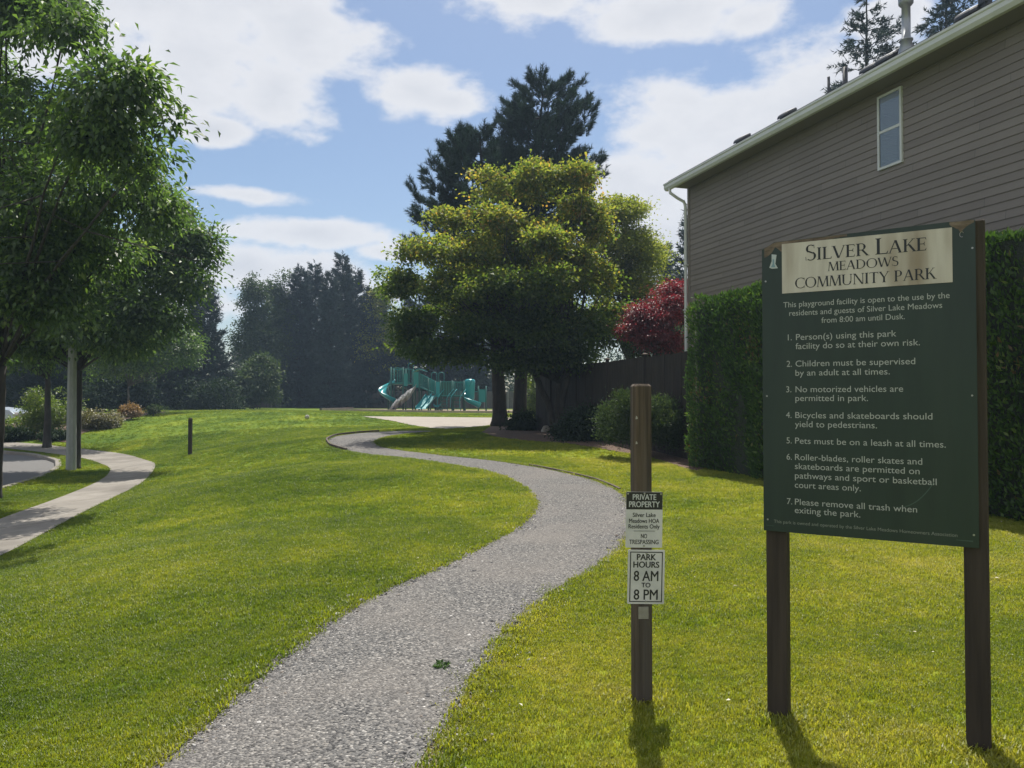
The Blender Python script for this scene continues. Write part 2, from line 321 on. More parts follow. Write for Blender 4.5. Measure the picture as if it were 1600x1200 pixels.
_w = np.linalg.solve(_A, np.concatenate([HP[:, 2], [0, 0, 0]]))
def rawH(p):
    out = np.empty(len(p))
    for i in range(0, len(p), 20000):
        q = p[i:i + 20000]; out[i:i + 20000] = _phi(q, HP[:, :2]) @ _w[:_n] + _w[_n] + q @ _w[_n + 1:]
    return out
STREET = np.array([(-9.5, -18), (-10, 0), (-10.8, 8), (-11.5, 13), (-12.1, 17), (-12.5, 19.2), (-13.1, 21.3), (-13.8, 23), (-14.7, 25), (-15.9, 27), (-17.3, 28.7), (-19, 30.5), (-21, 31.6), (-24, 32.4), (-34, 33), (-60, 33.5), (-60, -18)])
def inpoly(p, poly):
    r = np.zeros(len(p), bool); j = len(poly) - 1
    for i in range(len(poly)):
        xi, yi = poly[i]; xj, yj = poly[j]
        c = ((yi > p[:, 1]) != (yj > p[:, 1])) & (p[:, 0] < (xj - xi) * (p[:, 1] - yi) / (yj - yi + 1e-12) + xi); r ^= c; j = i
    return r
GX = np.concatenate([np.linspace(-700, -64, 12)[:-1], np.arange(-64, 64.01, .32), np.linspace(64, 700, 12)[1:]])
GY = np.concatenate([np.linspace(-700, -18, 10)[:-1], np.arange(-18, 92.01, .32), np.linspace(92, 900, 12)[1:]])
gx, gy = np.meshgrid(GX, GY); gp = np.stack([gx.ravel(), gy.ravel()], 1)
cp = np.stack([np.clip(gp[:, 0], -66, 66), np.clip(gp[:, 1], -16, 90)], 1)
gz = rawH(cp); GZ = gz.reshape(gx.shape)
def H(x, y):
    x = np.atleast_1d(np.asarray(x, float)); y = np.atleast_1d(np.asarray(y, float))
    i = np.clip(np.searchsorted(GX, x) - 1, 0, len(GX) - 2); j = np.clip(np.searchsorted(GY, y) - 1, 0, len(GY) - 2)
    u = np.clip((x - GX[i]) / (GX[i + 1] - GX[i]), 0, 1); v = np.clip((y - GY[j]) / (GY[j + 1] - GY[j]), 0, 1)
    return (GZ[j, i] * (1 - u) + GZ[j, i + 1] * u) * (1 - v) + (GZ[j + 1, i] * (1 - u) + GZ[j + 1, i + 1] * u) * v
def h(x, y): return float(H(x, y)[0])
_c, _s = math.cos(PITCH), math.sin(PITCH)
def ray(px, py):
    x, y = (px - 800) / 1200, (600 - py) / 1200
    return np.array([x, _c - y * _s, _s + y * _c])
def at(px, py, Y):                       # the point a measured sight line reaches Y metres out
    d = ray(px, py); return EYE + d * (Y / d[1])
def g(px, py):                           # where a measured sight line meets the terrain
    d = ray(px, py); d = d / d[1]; a = 1.0; prev = 1.0
    while a < 300:
        p = EYE + d * a
        if p[2] < h(p[0], p[1]): break
        prev = a; a *= 1.02
    for _ in range(30):
        mid = (prev + a) / 2; p = EYE + d * mid
        if p[2] < h(p[0], p[1]): a = mid
        else: prev = mid
    return EYE + d * a
def gl(x, y, dz=0): return (x, y, h(x, y) + dz)
gzz = gz - np.where(inpoly(gp, STREET), .22, 0)
nx, ny = len(GX), len(GY)
idx = np.arange(nx * ny).reshape(ny, nx)
fa = np.stack([idx[:-1, :-1], idx[:-1, 1:], idx[1:, 1:], idx[1:, :-1]], -1).reshape(-1, 4)
tag(link('lawn', np_mesh('lawn', np.stack([gp[:, 0], gp[:, 1], gzz], 1), fa), M_lawn, smooth=True), kind='structure')

# ------------------------------------------------------------------ paths, court, street
def resample(p, step):
    p = np.asarray(p, float); d = np.concatenate([[0], np.cumsum(np.linalg.norm(np.diff(p, axis=0), axis=1))]); t = np.linspace(0, d[-1], max(2, int(d[-1] / step)))
    return np.stack([np.interp(t, d, p[:, k]) for k in range(p.shape[1])], 1)
def smooth(p, it=2):
    p = np.asarray(p, float)
    for _ in range(it):
        q = p.copy(); q[1:-1] = .25 * p[:-2] + .5 * p[1:-1] + .25 * p[2:]; p = q
    return p
PX = [((255, 1200), (670, 1200)), ((335, 1120), (717, 1112)), ((440, 1030), (765, 1020)), ((545, 955), (815, 965)), ((608, 919), (880, 919)), ((681, 893), (935, 887)), ((740, 863), (967, 864)), ((805, 828), (988, 835)), ((832, 803), (994, 808)),
      ((838, 785), (986, 785)), ((822, 764), (965, 766)), ((789, 746), (930, 751)), ((756, 736), (880, 739)), ((707, 728), (830, 729)), ((659, 720), (775, 721)), ((587, 713), (700, 713.5)), ((545, 706), (640, 706)), ((515, 697), (596, 699)), ((510, 689), (584, 691)), ((524, 682), (603, 683.5)), ((560, 677.5), (640, 678.5)), ((620, 674), (690, 674.5))]
PL = [(-3.9, -4), (-3.0, -.5), (-2.35, 1.8)] + [tuple(g(*a)[:2]) for a, b in PX]
PR = [(-2.4, -4), (-1.5, -.5), (-.82, 1.8)] + [tuple(g(*b)[:2]) for a, b in PX]
PLR = np.concatenate([np.asarray(PL), np.asarray(PR)], 1)
PLR = smooth(resample(PLR, .3), 3)
_l = PLR[:, 2:] - PLR[:, :2]; _l /= np.linalg.norm(_l, axis=1)[:, None]
PATHPOLY = np.concatenate([PLR[:, :2] - _l * .04, (PLR[:, 2:] + _l * .05)[::-1]])
def wob(t, s, a): return a * (np.sin(t * 1.7 + s) + .6 * np.sin(t * 4.3 + 2 * s) + .4 * np.sin(t * 9.1 + 3 * s))
def ribbon(L2, R2, off, crown=0, cols=7):
    k = np.linspace(0, 1, cols); P = L2[:, None, :] * (1 - k)[None, :, None] + R2[:, None, :] * k[None, :, None]
    q = P.reshape(-1, 2); z = H(q[:, 0], q[:, 1]) + off + np.tile(crown * (1 - (2 * k - 1) ** 2), len(L2))
    n = len(L2); ii = np.arange(n * cols).reshape(n, cols)
    f = np.stack([ii[:-1, :-1], ii[:-1, 1:], ii[1:, 1:], ii[1:, :-1]], -1).reshape(-1, 4)
    return np.concatenate([q, z[:, None]], 1), f
tt = np.arange(len(PLR)) * .3
lat = PLR[:, 2:] - PLR[:, :2]; lat /= np.linalg.norm(lat, axis=1)[:, None]
Lw = PLR[:, :2] + lat * wob(tt, 1, .012)[:, None]; Rw = PLR[:, 2:] + lat * wob(tt, 4, .035)[:, None]
v, f = ribbon(Lw, Rw, .014, .015); tag(link('gravel_path', np_mesh('gravel_path', v, f), M_gravel, smooth=True), kind='structure')

M_soil = surf('dry_soil', (.085, .065, .045), (.21, .165, .11), 14, bump=.6, bscale=50, coords='World', rough=.95, c3=(.26, .22, .12), s3=5)
v, f = ribbon(PLR[:, :2] - lat * (.045 + np.abs(wob(tt, 2, .035)))[:, None], PLR[:, 2:] + lat * (.06 + np.abs(wob(tt, 5, .055)))[:, None], .007, 0, 9); tag(link('path_soil', np_mesh('path_soil', v, f), M_soil, smooth=True), kind='structure')
SWR = smooth(resample([(-3.8, -6), (-4.6, 0), (-5.5, 5), (-6.61, 9.92), (-7.65, 13.6), (-8.33, 16.2), (-9.0, 18.7), (-10.15, 21.7), (-10.95, 23.7), (-12.05, 25.7), (-13.75, 28.0), (-15.8, 30.3), (-18.3, 32.6), (-21, 34), (-25, 34.9), (-40, 36)], .5), 3)
SWL = smooth(resample([(-5.3, -6), (-6.1, 0), (-7, 5), (-8.1, 10), (-9.2, 13.9), (-9.8, 16.6), (-10.4, 19), (-11.35, 21.6), (-12.1, 23.2), (-13.1, 25), (-14.8, 27.0), (-16.8, 29.0), (-19, 31.1), (-21.5, 32.5), (-25, 33.4), (-40, 34.5)], .5), 3)
n_ = 120; SWR = np.stack([np.interp(np.linspace(0, 1, n_), np.linspace(0, 1, len(SWR)), SWR[:, k]) for k in (0, 1)], 1); SWL = np.stack([np.interp(np.linspace(0, 1, n_), np.linspace(0, 1, len(SWL)), SWL[:, k]) for k in (0, 1)], 1)
WALKPOLY = np.concatenate([SWL, SWR[::-1]])
vs, fs, b = [], [], 0
for i in range(0, n_ - 1, 3):            # one slab per three stations, an open joint between slabs
    sl = slice(i, min(i + 4, n_)); a, c_ = SWL[sl].copy(), SWR[sl].copy()
    if len(a) > 2:
        for e in (a, c_): e[0] += (e[1] - e[0]) * .02; e[-1] += (e[-2] - e[-1]) * .02
    v, f = ribbon(a, c_, .03, 0, 4); vs.append(v); fs.append(f + b); b += len(v)
tag(link('sidewalk', np_mesh('sidewalk', np.concatenate(vs), np.concatenate(fs)), M_conc), kind='structure')
me = bpy.data.meshes.new('street'); me.from_pydata([(x, y, h(x, y) * 0 - .60) for x, y in STREET], [], [tuple(range(len(STREET)))]); tag(link('street', me, M_asph), kind='structure')
kb = resample(STREET[:16], .5); nrm = np.stack([np.gradient(kb[:, 1]), -np.gradient(kb[:, 0])], 1); nrm /= np.linalg.norm(nrm, axis=1)[:, None]
zt = H(kb[:, 0], kb[:, 1]) + .02
secs = [[(*(p - m * .14), -.75), (*(p - m * .12), z - .015), (*(p - m * .10), z), (*(p + m * .06), z), (*(p + m * .06), -.75)] for p, m, z in zip(kb, nrm, zt)]
tag(MB().loft(secs, False).build('kerb', M_conc), kind='structure')

def sheet(name, pts, off, m, step=1.0):
    poly = np.asarray(pts, float); x0, y0 = poly.min(0); x1, y1 = poly.max(0)
    import bmesh
    bm = bmesh.new(); vv = [bm.verts.new((x, y, 0)) for x, y in resample(np.concatenate([poly, poly[:1]]), step)[:-1]]; bm.faces.new(vv)
    for x in np.arange(x0, x1, step): bmesh.ops.bisect_plane(bm, geom=bm.verts[:] + bm.edges[:] + bm.faces[:], plane_co=(x + .01, 0, 0), plane_no=(1, 0, 0))
    for y in np.arange(y0, y1, step): bmesh.ops.bisect_plane(bm, geom=bm.verts[:] + bm.edges[:] + bm.faces[:], plane_co=(0, y + .01, 0), plane_no=(0, 1, 0))
    for q in bm.verts: q.co.z = h(q.co.x, q.co.y) + off
    me = bpy.data.meshes.new(name); bm.to_mesh(me); bm.free(); o = link(name, me, m, smooth=True)
    if len(me.polygons) and me.polygons[0].normal.z < 0: me.flip_normals()
    return tag(o, kind='structure')
COURT = [tuple(g(*p)[:2]) for p in ((566, 651), (616, 658.5), (642, 664.5), (672, 669.5), (700, 671), (740, 668), (770, 664.5))] + [(2.0, 33), (5.5, 36), (5.0, 49)]
sheet('court_pavement', COURT, .02, M_court)
BEDW = [(-14.2, 57.5), (-1, 57.2), (3, 57.2), (3, 69), (-14.2, 69)]
sheet('wood_chip_ground', BEDW, .02, M_chips, 1.5)
MULCH = [tuple(g(*p)[:2]) for p in ((752, 676), (775, 684), (830, 690), (880, 693), (940, 702), (1030, 719), (1088, 738))] + [(4.3, 16.8), (5.0, 17.0), (4.0, 20), (1.6, 29), (.2, 33), (-.9, 34.5)]
sheet('mulch_ground', MULCH, .02, M_mulch, .5)
MULCH2 = [tuple(g(*p)[:2]) for p in ((103, 691.5), (129, 678), (150, 669), (174, 660.5), (195, 656), (225, 650), (250, 645.5))] + [(-22, 50), (-36, 50), (-36, 37.5), (-24, 36)]
sheet('mulch_ground', MULCH2, .02, M_mulch, .8)

def strip(name, pts, w, hgt, base, m, label, cat, parent=None):
    """a bent edging board standing in the ground"""
    p = np.asarray(pts, float); t = np.gradient(p, axis=0); nn = np.stack([t[:, 1], -t[:, 0]], 1); nn /= np.linalg.norm(nn, axis=1)[:, None]
    z = H(p[:, 0], p[:, 1])
    secs = [[(*(q - e * w / 2), a + base), (*(q + e * w / 2), a + base), (*(q + e * w / 2), a + hgt), (*(q - e * w / 2), a + hgt)] for q, e, a in zip(p, nn, z)]
    mb = MB().loft(secs); k = len(mb.v); mb.f += [(3, 2, 1, 0), (k - 4, k - 3, k - 2, k - 1)]
    return tag(mb.build(name, m), label, cat)
def cut(line, a, b):     # portion of a path edge between two image-measured ground points
    ia = np.argmin(((line - a) ** 2).sum(1)); ib = np.argmin(((line - b) ** 2).sum(1)); return line[min(ia, ib):max(ia, ib) + 1]
LE, RE = PLR[:, :2] - lat * .02, PLR[:, 2:] + lat * .03
strip('path_edging', cut(LE, g(270, 1185)[:2], g(590, 928)[:2]), .032, .012, -.1, M_edge, 'weathered board sunk almost flush along the nearest stretch of the gravel path', 'edging')
strip('path_edging', cut(LE, g(540, 706)[:2], g(600, 675.5)[:2]), .045, .09, -.1, M_edge, 'edging board standing round the farthest bend of the gravel path', 'edging')
strip('path_edging', cut(RE, g(970, 767)[:2], g(830, 729)[:2]), .04, .05, -.1, M_edge, 'dark edging board along the outer path bend just behind the notice post', 'edging')
# ------------------------------------------------------------------ scattered turf and stones (uncountable: one object each)
def hidden_collection(name, objs):
    c = bpy.data.collections.new(name)
    for o in objs: c.objects.link(o)
    return c
def scatter(name, pts, scale, col, label, m):
    n = len(pts); me = bpy.data.meshes.new(name); me.vertices.add(n); me.vertices.foreach_set('co', np.ascontiguousarray(pts, np.float32).ravel())
    a = me.attributes.new('size', 'FLOAT', 'POINT'); a.data.foreach_set('value', np.ascontiguousarray(scale, np.float32))
    ro = np.zeros((n, 3), np.float32); ro[:, 2] = rng.uniform(0, 6.283, n)
    if 'stone' in label: ro[:, 0] = rng.uniform(-.5, .5, n); ro[:, 1] = rng.uniform(-.5, .5, n)
    b = me.attributes.new('turn', 'FLOAT_VECTOR', 'POINT'); b.data.foreach_set('vector', ro.ravel())
    o = link(name, me, m); tag(o, label, None, kind='stuff')
    ng = bpy.data.node_groups.new(name, 'GeometryNodeTree')
    ng.interface.new_socket('Geometry', in_out='INPUT', socket_type='NodeSocketGeometry'); ng.interface.new_socket('Geometry', in_out='OUTPUT', socket_type='NodeSocketGeometry')
    N = ng.nodes; L = ng.links; gi = N.new('NodeGroupInput'); go = N.new('NodeGroupOutput'); ip = N.new('GeometryNodeInstanceOnPoints'); ci = N.new('GeometryNodeCollectionInfo')
    ci.inputs['Collection'].default_value = col; ci.inputs['Separate Children'].default_value = True; ci.inputs['Reset Children'].default_value = True
    na = N.new('GeometryNodeInputNamedAttribute'); na.data_type = 'FLOAT'; na.inputs['Name'].default_value = 'size'
    nb = N.new('GeometryNodeInputNamedAttribute'); nb.data_type = 'FLOAT_VECTOR'; nb.inputs['Name'].default_value = 'turn'
    e2r = N.new('FunctionNodeEulerToRotation'); L.new(nb.outputs['Attribute'], e2r.inputs[0])
    L.new(gi.outputs[0], ip.inputs['Points']); L.new(ci.outputs[0], ip.inputs['Instance']); ip.inputs['Pick Instance'].default_value = True
    L.new(e2r.outputs[0], ip.inputs['Rotation']); L.new(na.outputs['Attribute'], ip.inputs['Scale']); L.new(ip.outputs[0], go.inputs[0])
    md = o.modifiers.new('scatter', 'NODES'); md.node_group = ng
    return o
def tuft(i, blades=15, spread=.045, hh=.036):
    v, f = [], []
    for k in range(blades):
        a, r = random.uniform(0, 6.28), spread * math.sqrt(random.random()); x, y = r * math.cos(a), r * math.sin(a)
        L = hh * random.uniform(.5, 1.15); w = random.uniform(.0022, .0042); la = random.uniform(0, 6.28); le = random.uniform(.1, .75) * L
        dx, dy = math.cos(la), math.sin(la); sx, sy = -dy * w, dx * w; b = len(v)
        v += [(x - sx, y - sy, -.008), (x + sx, y + sy, -.008), (x + dx * le * .35 + sx * .8, y + dy * le * .35 + sy * .8, L * .6), (x + dx * le * .35 - sx * .8, y + dy * le * .35 - sy * .8, L * .6), (x + dx * le, y + dy * le, L * random.uniform(.75, 1))]
        f += [(b, b + 1, b + 2, b + 3), (b + 3, b + 2, b + 4)]
    me = bpy.data.meshes.new('tuft'); me.from_pydata(v, [], f); me.materials.append(M_blade)
    return bpy.data.objects.new('tuft', me)
TUFTS = hidden_collection('tufts', [tuft(i) for i in range(7)])
def wedge(d0, d1, n, margin=1.5):
    y = np.sqrt(rng.uniform(d0 ** 2, d1 ** 2, n)); x = rng.uniform(-1, 1, n) * (y * .69 + margin); return np.stack([x, y], 1)
def lawn_only(p):
    k = ~inpoly(p, PATHPOLY) & ~inpoly(p, WALKPOLY) & ~inpoly(p, STREET) & ~inpoly(p, np.asarray(COURT)) & ~inpoly(p, np.asarray(MULCH)) & ~inpoly(p, np.asarray(MULCH2))
    return p[k]
bands = [(1.2, 5.5, 60000, .5, .92), (5.5, 10, 66000, .75, 1.15), (10, 18, 66000, .95, 1.4), (18, 34, 52000, 1.2, 1.8), (34, 56, 24000, 1.3, 2.0)]
P_, S_ = [], []
for d0, d1, n, s0, s1 in bands:
    p = lawn_only(wedge(d0, d1, int(n * 1.75 if d0 < 10 else n * 1.25), 5.0)); P_.append(p); S_.append(rng.uniform(s0, s1, len(p)))
# taller, unmown fringes beside the path, the walk and the posts
def fringe(line, side, n, w, s0, s1, ymax=30):
    i = rng.integers(0, len(line) - 1, n); t = rng.random(n)[:, None]; p = line[i] * (1 - t) + line[i + 1] * t; d = line[i + 1] - line[i]; nn = np.stack([d[:, 1], -d[:, 0]], 1); nn /= np.linalg.norm(nn, axis=1)[:, None]
    p = p + nn * side * (rng.random(n) ** 1.5 * w)[:, None]; p = p[p[:, 1] < ymax]; P_.append(p); S_.append(rng.uniform(s0, s1, len(p)))
fringe(PLR[:, :2], -1, 5200, .14, .7, 1.7); fringe(PLR[:, 2:], 1, 5200, .16, .7, 1.7); fringe(PLR[:, 2:], -1, 1500, .14, .4, 1.0); fringe(PLR[:, :2], 1, 1100, .10, .4, .9)
fringe(SWR, 1, 2600, .1, .8, 1.3); fringe(SWL, -1, 2600, .1, .8, 1.3)
for x, y, n, r, s1 in ((1.36, 3.9, 110, .2, 1.7), (2.1, 3.42, 110, .2, 1.7), (.69, 4.13, 90, .18, 1.6), (1.7, 3.75, 160, .38, 1.4), (-10.7, 25.6, 20, .2, 1.6)):
    p = np.array([x, y]) + rng.normal(0, r * .55, (n, 2)); P_.append(p); S_.append(rng.uniform(.9, s1, n))
GP = np.concatenate(P_); GS = np.concatenate(S_)
scatter('lawn_grass', np.concatenate([GP, H(GP[:, 0], GP[:, 1])[:, None]], 1), GS, TUFTS, 'mown green and yellowing grass blades of the lawn', M_blade)
def pebble(i):
    import bmesh
    bm = bmesh.new(); bmesh.ops.create_icosphere(bm, subdivisions=1, radius=1)
    for q in bm.verts: q.co *= random.uniform(.65, 1.15); q.co.z *= random.uniform(.45, .65); q.co.y *= .75
    me = bpy.data.meshes.new('pebble'); bm.to_mesh(me); bm.free(); me.materials.append(M_peb); return bpy.data.objects.new('pebble', me)
PEBS = hidden_collection('pebbles', [pebble(i) for i in range(8)])
pp = []
for d0, d1, n in ((1.3, 6, 130000), (6, 12, 120000), (12, 25, 60000)):
    p = wedge(d0, d1, n, 1); pp.append(np.concatenate([p, np.full((len(p), 1), d0)], 1))
pp = np.concatenate(pp); pp = pp[inpoly(pp[:, :2], PATHPOLY)]
worn = np.sin(pp[:, 0] * 3.1 + pp[:, 1] * 1.3) + np.sin(pp[:, 1] * 2.7 - pp[:, 0] * 1.9) + .8 * np.sin(pp[:, 0] * 7.3 + pp[:, 1] * 4.1) + rng.normal(0, .8, len(pp)); pp = pp[worn > -1.1]
kk = rng.integers(0, len(PLR) - 1, 5200); sd3 = rng.random(5200) < .5; ed = np.where(sd3[:, None], PLR[kk, :2] - lat[kk] * (rng.random(5200) ** 2 * .22)[:, None], PLR[kk, 2:] + lat[kk] * (rng.random(5200) ** 2 * .26)[:, None]) + rng.normal(0, .12, (5200, 1)) * np.stack([-lat[kk, 1], lat[kk, 0]], 1)
pp = np.concatenate([pp, np.concatenate([ed, np.full((5200, 1), 5.)], 1)])      # stones kicked out over the edges
ps = np.exp(rng.normal(-5.05, .42, len(pp))) * (1 + (pp[:, 2] > 5) * .35 + (pp[:, 2] > 11) * .4)
q = pp[:, :2]; scatter('gravel', np.concatenate([q, (H(q[:, 0], q[:, 1]) + .017)[:, None]], 1), ps, PEBS, 'loose grey crushed stone lying on the path', M_peb)
# ------------------------------------------------------------------ foliage
def unit(a): return a / np.maximum(np.linalg.norm(a, axis=-1, keepdims=True), 1e-9)
def rdir(n): return unit(rng.normal(size=(n, 3)))
def leaf_arrays(pos, d, nrm, L, W, fold=.12):
    side = unit(np.cross(nrm, d)); up = np.cross(d, side); m = pos + d * (L * .42)[:, None]; lift = up * (W * fold * 2)[:, None]
    v = np.stack([pos, m + side * (W / 2)[:, None] + lift, pos + d * L[:, None] - up * (L * .12)[:, None], m - side * (W / 2)[:, None] + lift], 1).reshape(-1, 3)
    return v, np.arange(len(v)).reshape(-1, 4)
def lobes_sample(lobes, n, shell, flatbottom=-.75):
    lb = np.asarray(lobes, float); w = (lb[:, 3] * lb[:, 4] * lb[:, 5]) ** (2 / 3); k = rng.choice(len(lb), n, p=w / w.sum())
    d = rdir(n); d[:, 2] = np.where(d[:, 2] < flatbottom, -d[:, 2], d[:, 2]); r = (shell ** 3 + (1 - shell ** 3) * rng.random(n)) ** (1 / 3)
    return lb[k, :3] + d * r[:, None] * lb[k, 3:6], unit(d / lb[k, 3:6]), r
def gapnoise(p, s, seed): 
    q = p * s; return np.sin(q[:, 0] + seed) * np.sin(q[:, 1] * 1.1 + 2 * seed) * np.sin(q[:, 2] * 1.3 + 3 * seed) + .5 * np.sin(q[:, 0] * 2.1 + q[:, 2] * 1.7 + seed)
def foliage(lobes, clumps, per, cr, ll, lw, shell=.55, flat=.6, droop=.35, gap=-.55, gs=1.6, hue=None, updir=.9, inner=.18, sprig=.14):
    seed = rng.uniform(0, 9); c, o, r = lobes_sample(lobes, clumps, shell)
    ni = int(clumps * inner); ci, oi, ri = lobes_sample(lobes, ni, .1); c = np.concatenate([c, ci]); o = np.concatenate([o, oi]); r = np.concatenate([r, ri])
    k = gapnoise(c, gs, seed) > gap; c, o, r = c[k], o[k], r[k]
    ns = int(clumps * sprig)
    if ns:                                  # young shoots that stick out of the outline
        cs, os_, _r = lobes_sample(lobes, ns, .93, -.3); q = rng.uniform(.0, .12, ns)[:, None] * np.asarray(lobes)[:, 3:6].mean(); base_o = cs + os_ * q
        c = np.concatenate([c, base_o]); o = np.concatenate([o, os_])
    n = len(c) * per; C_ = np.repeat(c, per, 0); O_ = np.repeat(o, per, 0); sc_ = cr * rng.uniform(.6, 1.3, len(c)); sc_[len(c) - ns:] *= .5; sz = np.repeat(sc_, per)
    off = rng.normal(size=(n, 3)) * sz[:, None]; off[:, 2] *= flat; pos = C_ + off
    d = unit(O_ * .6 + unit(off) * .5 + rng.normal(size=(n, 3)) * .5 + np.array([0, 0, -droop])); nrm = unit(np.array([0, 0, updir]) + O_ * .45 + rng.normal(size=(n, 3)) * .45)
    L = ll * rng.uniform(.65, 1.25, n); W = lw * rng.uniform(.75, 1.2, n); v, f = leaf_arrays(pos, d, nrm, L, W)
    hb = np.repeat(rng.normal(0, .12, len(c)), per); hu = np.clip(.42 + hb + rng.normal(0, .16, n), 0, 1)
    if hue is not None: hu = np.clip(hue(pos, hu), 0, 1)
    return v, f, hu, c
def limbs(mb, start, r0, targets, up=.5, sides=5, sub=True):
    s = np.asarray(start, float)
    for t in targets:
        m = s * .5 + t * .5 + np.array([rng.normal(0, .1), rng.normal(0, .1), up * np.linalg.norm(t - s) * .18]); k = np.linspace(0, 1, 7)[:, None]
        p = (1 - k) ** 2 * s + 2 * k * (1 - k) * m + k ** 2 * t; p[1:-1] += rng.normal(0, .03, (5, 3)); mb.tube(p, list(r0 * (1 - .86 * np.linspace(0, 1, 7))), sides)
        if sub:
            for j in (3, 4):
                e = p[j] + rdir(1)[0] * np.linalg.norm(t - s) * .28 + np.array([0, 0, .1]); mb.tube([p[j], (p[j] + e) / 2 + rng.normal(0, .03, 3), e], [r0 * .35, r0 * .2, r0 * .06], 4)
def trunk_tube(mb, pts, r, flare=1.5, sides=12):
    p = resample(pts, .25); n = len(p); z = np.linspace(0, 1, n); rr = np.interp(z, [0, 1], r); rr = rr * (1 + (flare - 1) * np.exp(-np.linspace(0, n * .25, n) / .22)); p[1:, :2] += rng.normal(0, .008, (n - 1, 2)); mb.tube(p, list(rr), sides)
def broadleaf(name, label, cat, base, fork, r, lobes, m, clumps, per, cr, ll, lw, bark=None, nl=26, group=None, stems=None, part='crown', limb_up=.5, limb_r=.45, **kw):
    root = empty(name, base, label, cat, group); b = np.asarray(base, float)
    lb = [(x - b[0], y - b[1], z - b[2], *r_) for x, y, z, *r_ in lobes]; fk = np.asarray(fork, float) - b
    v, f, hu, c = foliage(lb, clumps, per, cr, ll, lw, **kw)
    link(part, np_mesh(part, v, f, hu), m, root)
    if r > 0:
        mb = MB()
        for st in (stems or [[(0, 0, -.15), tuple(fk * .5 + np.array([0.03, 0, 0])), tuple(fk)]]):
            trunk_tube(mb, st, [r, r * .62])
            tg = c[rng.choice(len(c), min(nl, len(c)), replace=False)]; limbs(mb, st[-1], r * limb_r, tg, limb_up)
        mb.build('trunk', bark or M_bark, root, True)
    return root
def plates(lobes, n, k=.46, flat=.5):
    """break each big lobe into overlapping leafy plates with gaps between them"""
    out = []
    for x, y, z, rx, ry, rz in lobes:
        for i in range(n):
            d = rdir(1)[0]; q = rng.uniform(.35, .82); s = k * rng.uniform(.65, 1.25)
            out.append((x + d[0] * rx * q, y + d[1] * ry * q, z + d[2] * rz * q, rx * s, ry * s, rz * s * flat + .05))
        out.append((x, y, z, rx * .62, ry * .62, rz * .6))
    return out
def lob(px, py, Y, rx, rz, ry=None):          # a lobe of a crown: measured centre and half sizes, turned into metres
    p = at(px, py, Y); k = Y / 1200; return (p[0], p[1], p[2], rx * k, (ry if ry is not None else (rx + rz) / 2) * k, rz * k)

LM_ash = leafmat('ash_leaf', [(0, (.034, .066, .026)), (.4, (.070, .122, .042)), (.75, (.13, .20, .058)), (1, (.24, .30, .09))], .55, .035, .45)
LM_maple = leafmat('green_gold_leaf', [(0, (.038, .070, .018)), (.35, (.080, .128, .028)), (.55, (.135, .168, .040)), (.75, (.235, .228, .055)), (.9, (.34, .265, .07)), (1, (.40, .22, .08))], .68, .02, .5)
LM_gold = leafmat('yellow_green_leaf', [(0, (.09, .12, .03)), (.45, (.19, .22, .05)), (.75, (.31, .30, .07)), (1, (.42, .31, .08))], .55, .02, .5)
LM_red = leafmat('red_leaf', [(0, (.05, .010, .014)), (.5, (.15, .022, .034)), (.8, (.28, .04, .06)), (1, (.38, .09, .09))], .45, .05, .5, (1.7, .9, .9))
LM_hedge = leafmat('hedge_leaf', [(0, (.022, .048, .014)), (.45, (.046, .096, .024)), (.8, (.085, .155, .034)), (.96, (.16, .22, .05)), (1, (.15, .10, .05))], .4, .02, .5)
LM_lime = leafmat('lime_leaf', [(0, (.05, .09, .012)), (.5, (.11, .16, .02)), (1, (.22, .25, .04))], .5, .05, .5)
LM_tan = leafmat('olive_tan_leaf', [(0, (.04, .045, .015)), (.45, (.13, .12, .045)), (1, (.26, .21, .10))], .35, .06, .5)
LM_orange = leafmat('orange_leaf', [(0, (.08, .065, .015)), (.45, (.22, .12, .03)), (1, (.36, .17, .05))], .35, .06, .5)
LM_dark = leafmat('dark_evergreen_leaf', [(0, (.010, .022, .012)), (.5, (.022, .042, .020)), (1, (.05, .075, .035))], .25, .015, .6)
LM_mid = leafmat('grey_green_leaf', [(0, (.022, .04, .018)), (.5, (.05, .08, .035)), (1, (.12, .14, .075))], .35, .02, .6)
LM_needle = leafmat('pine_needle', [(0, (.010, .022, .017)), (.5, (.020, .040, .030)), (1, (.042, .072, .052))], .2, .02, .6, (1.2, 1.3, .9))
LM_spruce = leafmat('fir_needle', [(0, (.007, .017, .018)), (.5, (.014, .031, .031)), (1, (.034, .062, .056))], .15, .05, .5, (1.1, 1.3, 1.0))

